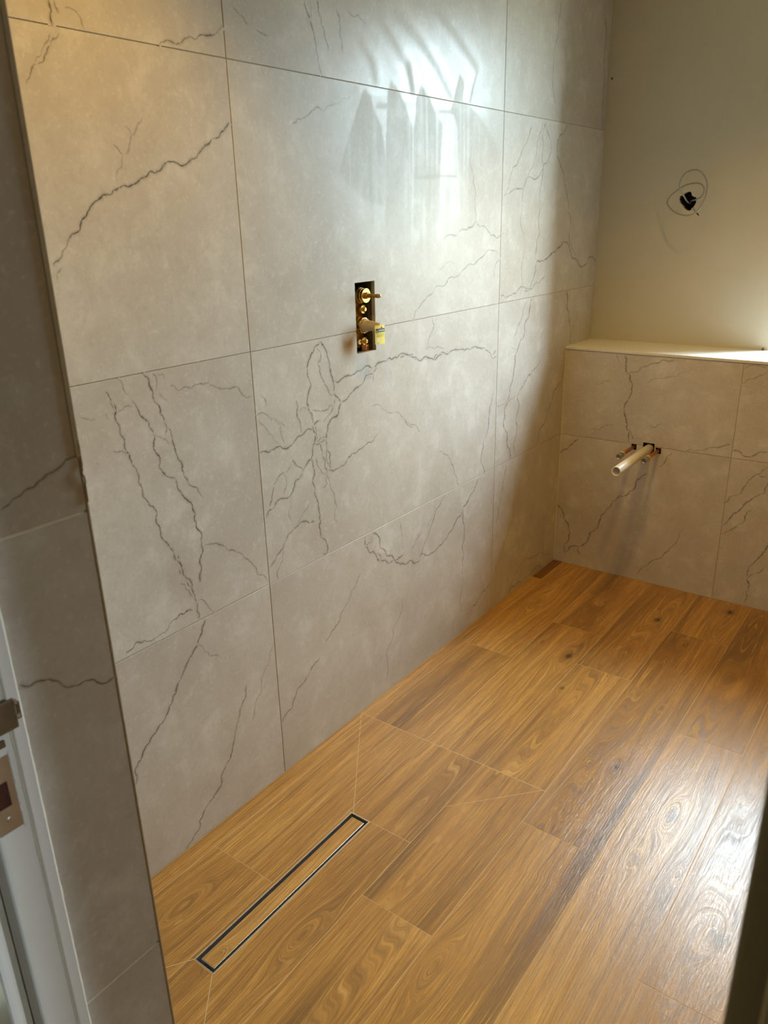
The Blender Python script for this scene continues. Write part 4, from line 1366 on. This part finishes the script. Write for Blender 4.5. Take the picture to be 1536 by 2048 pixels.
def supply(x, z, label, dz):
    t = tag(empty('copper_pipe', (x, F, z)), label, 'pipe', 'copper supply pipes under the basin position')
    mb = MB()
    r = 0.0075
    rg = mb.lathe([(r, -0.028), (r, 0.148)], (x, F, z), (0, -1, 0), n=24)
    mb.face(rg[0][::-1])
    mb.face(rg[1])
    mb.build('pipe', COPPER, t)
    mb = MB()
    mb.solid_lathe([(0.0105, 0.118), (0.0122, 0.1195), (0.0122, 0.1300), (0.0105, 0.1315)], (x, F, z), (0, -1, 0), n=6)
    mb.solid_lathe([(0.0092, 0.1315), (0.0092, 0.1370)], (x, F, z), (0, -1, 0), n=20)
    mb.build('compression_nut', BRASS, t)
    mb = MB()
    rg = mb.lathe([(0.0086, 0.137), (0.0112, 0.139), (0.0116, 0.154), (0.0118, 0.1705), (0.0112, 0.1715), (0.0088, 0.1715), (0.0084, 0.150)], (x, F, z), (0, -1, 0), n=24)
    mb.face(rg[-1])
    mb.build('end_collar', NICKEL, t)
    return t


supply(0.3235, 0.5880, 'short copper supply pipe left of the white waste pipe', 0)
supply(0.4247, 0.5875, 'short copper supply pipe right of the white waste pipe', 0)

# ------------------------------------------------------------------ cable, wall plug, crumb
pts = spline(CABLE, 7)
mb = MB()
mb.tube(pts, 0.0030, n=10, flat=1.0)
tag(mb.build('electric_cable', CABLE_M), 'grey electric cable looped out of a broken hole in the cream wall', 'cable')
mb = MB()
mb.solid_lathe([(0.0042, -0.004), (0.0046, 0.0), (0.0046, 0.0012), (0.0026, 0.0016), (0.0022, 0.0004)], (0.0155, D, 1.9885), (0, -1, 0), n=14)
tag(mb.build('wall_plug', DARKMETAL), 'tiny brown wall plug in the cream wall beside the tiled corner', 'plug')
bm = bmesh.new()
bmesh.ops.create_icosphere(bm, subdivisions=2, radius=0.0055)
for q in bm.verts:
    q.co *= 1 + 0.5 * noise.noise(q.co * 260)
    q.co += Vector((0.709, D - 0.006, LZ + 0.0042))
mb = MB()
mb.addbm(bm)
tag(mb.build('plaster_crumb', DARKMETAL), 'small dark crumb on the white ledge against the cream wall', 'crumb')

# cast shadow of the waste pipe, put in as a dark strip in the floor corner
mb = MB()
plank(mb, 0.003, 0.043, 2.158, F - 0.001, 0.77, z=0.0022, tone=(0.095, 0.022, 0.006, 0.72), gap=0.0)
sl = mb.build('pipe_shadow_strip', WOOD, fix=False)
tag(sl, 'dark red-brown strip painted as the pipe shadow in the floor corner along the left wall', 'painted shadow')

# ------------------------------------------------------------------ ceiling downlights (above the frame)
def downlight(x, y, label, e=1.0, cone=108, tilt=(0, 0)):
    t = tag(empty('ceiling_downlight', (x, y, ZC)), label, 'ceiling light', 'recessed ceiling spots')
    mb = MB()
    mb.lathe([(0.030, 0.0), (0.040, 0.0), (0.043, 0.003), (0.041, 0.006), (0.032, 0.007), (0.029, 0.002)], (x, y, ZC), (0, 0, -1), n=32)
    mb.build('bezel', CHROME, t)
    l = light('lamp', 'SPOT', (0, 0, -0.012), LAMP_W * e, LAMP_COL, shadow_soft_size=0.013, spot_size=math.radians(cone), spot_blend=0.7)
    l.parent = t
    l.rotation_euler = (math.radians(tilt[1]), math.radians(-tilt[0]), 0)
    return t


downlight(0.69, 1.60, 'recessed spot over the middle of the room nearest the ledge', 1.45, 112, (6, 6))
downlight(0.60, 1.36, 'recessed spot beside the one nearest the ledge', 1.1, 100, (8, 6))
downlight(1.50, 1.55, 'recessed spot over the right side of the room', 0.75, 98)
downlight(0.42, 0.20, 'recessed spot over the shower drain', 1.6, 102)
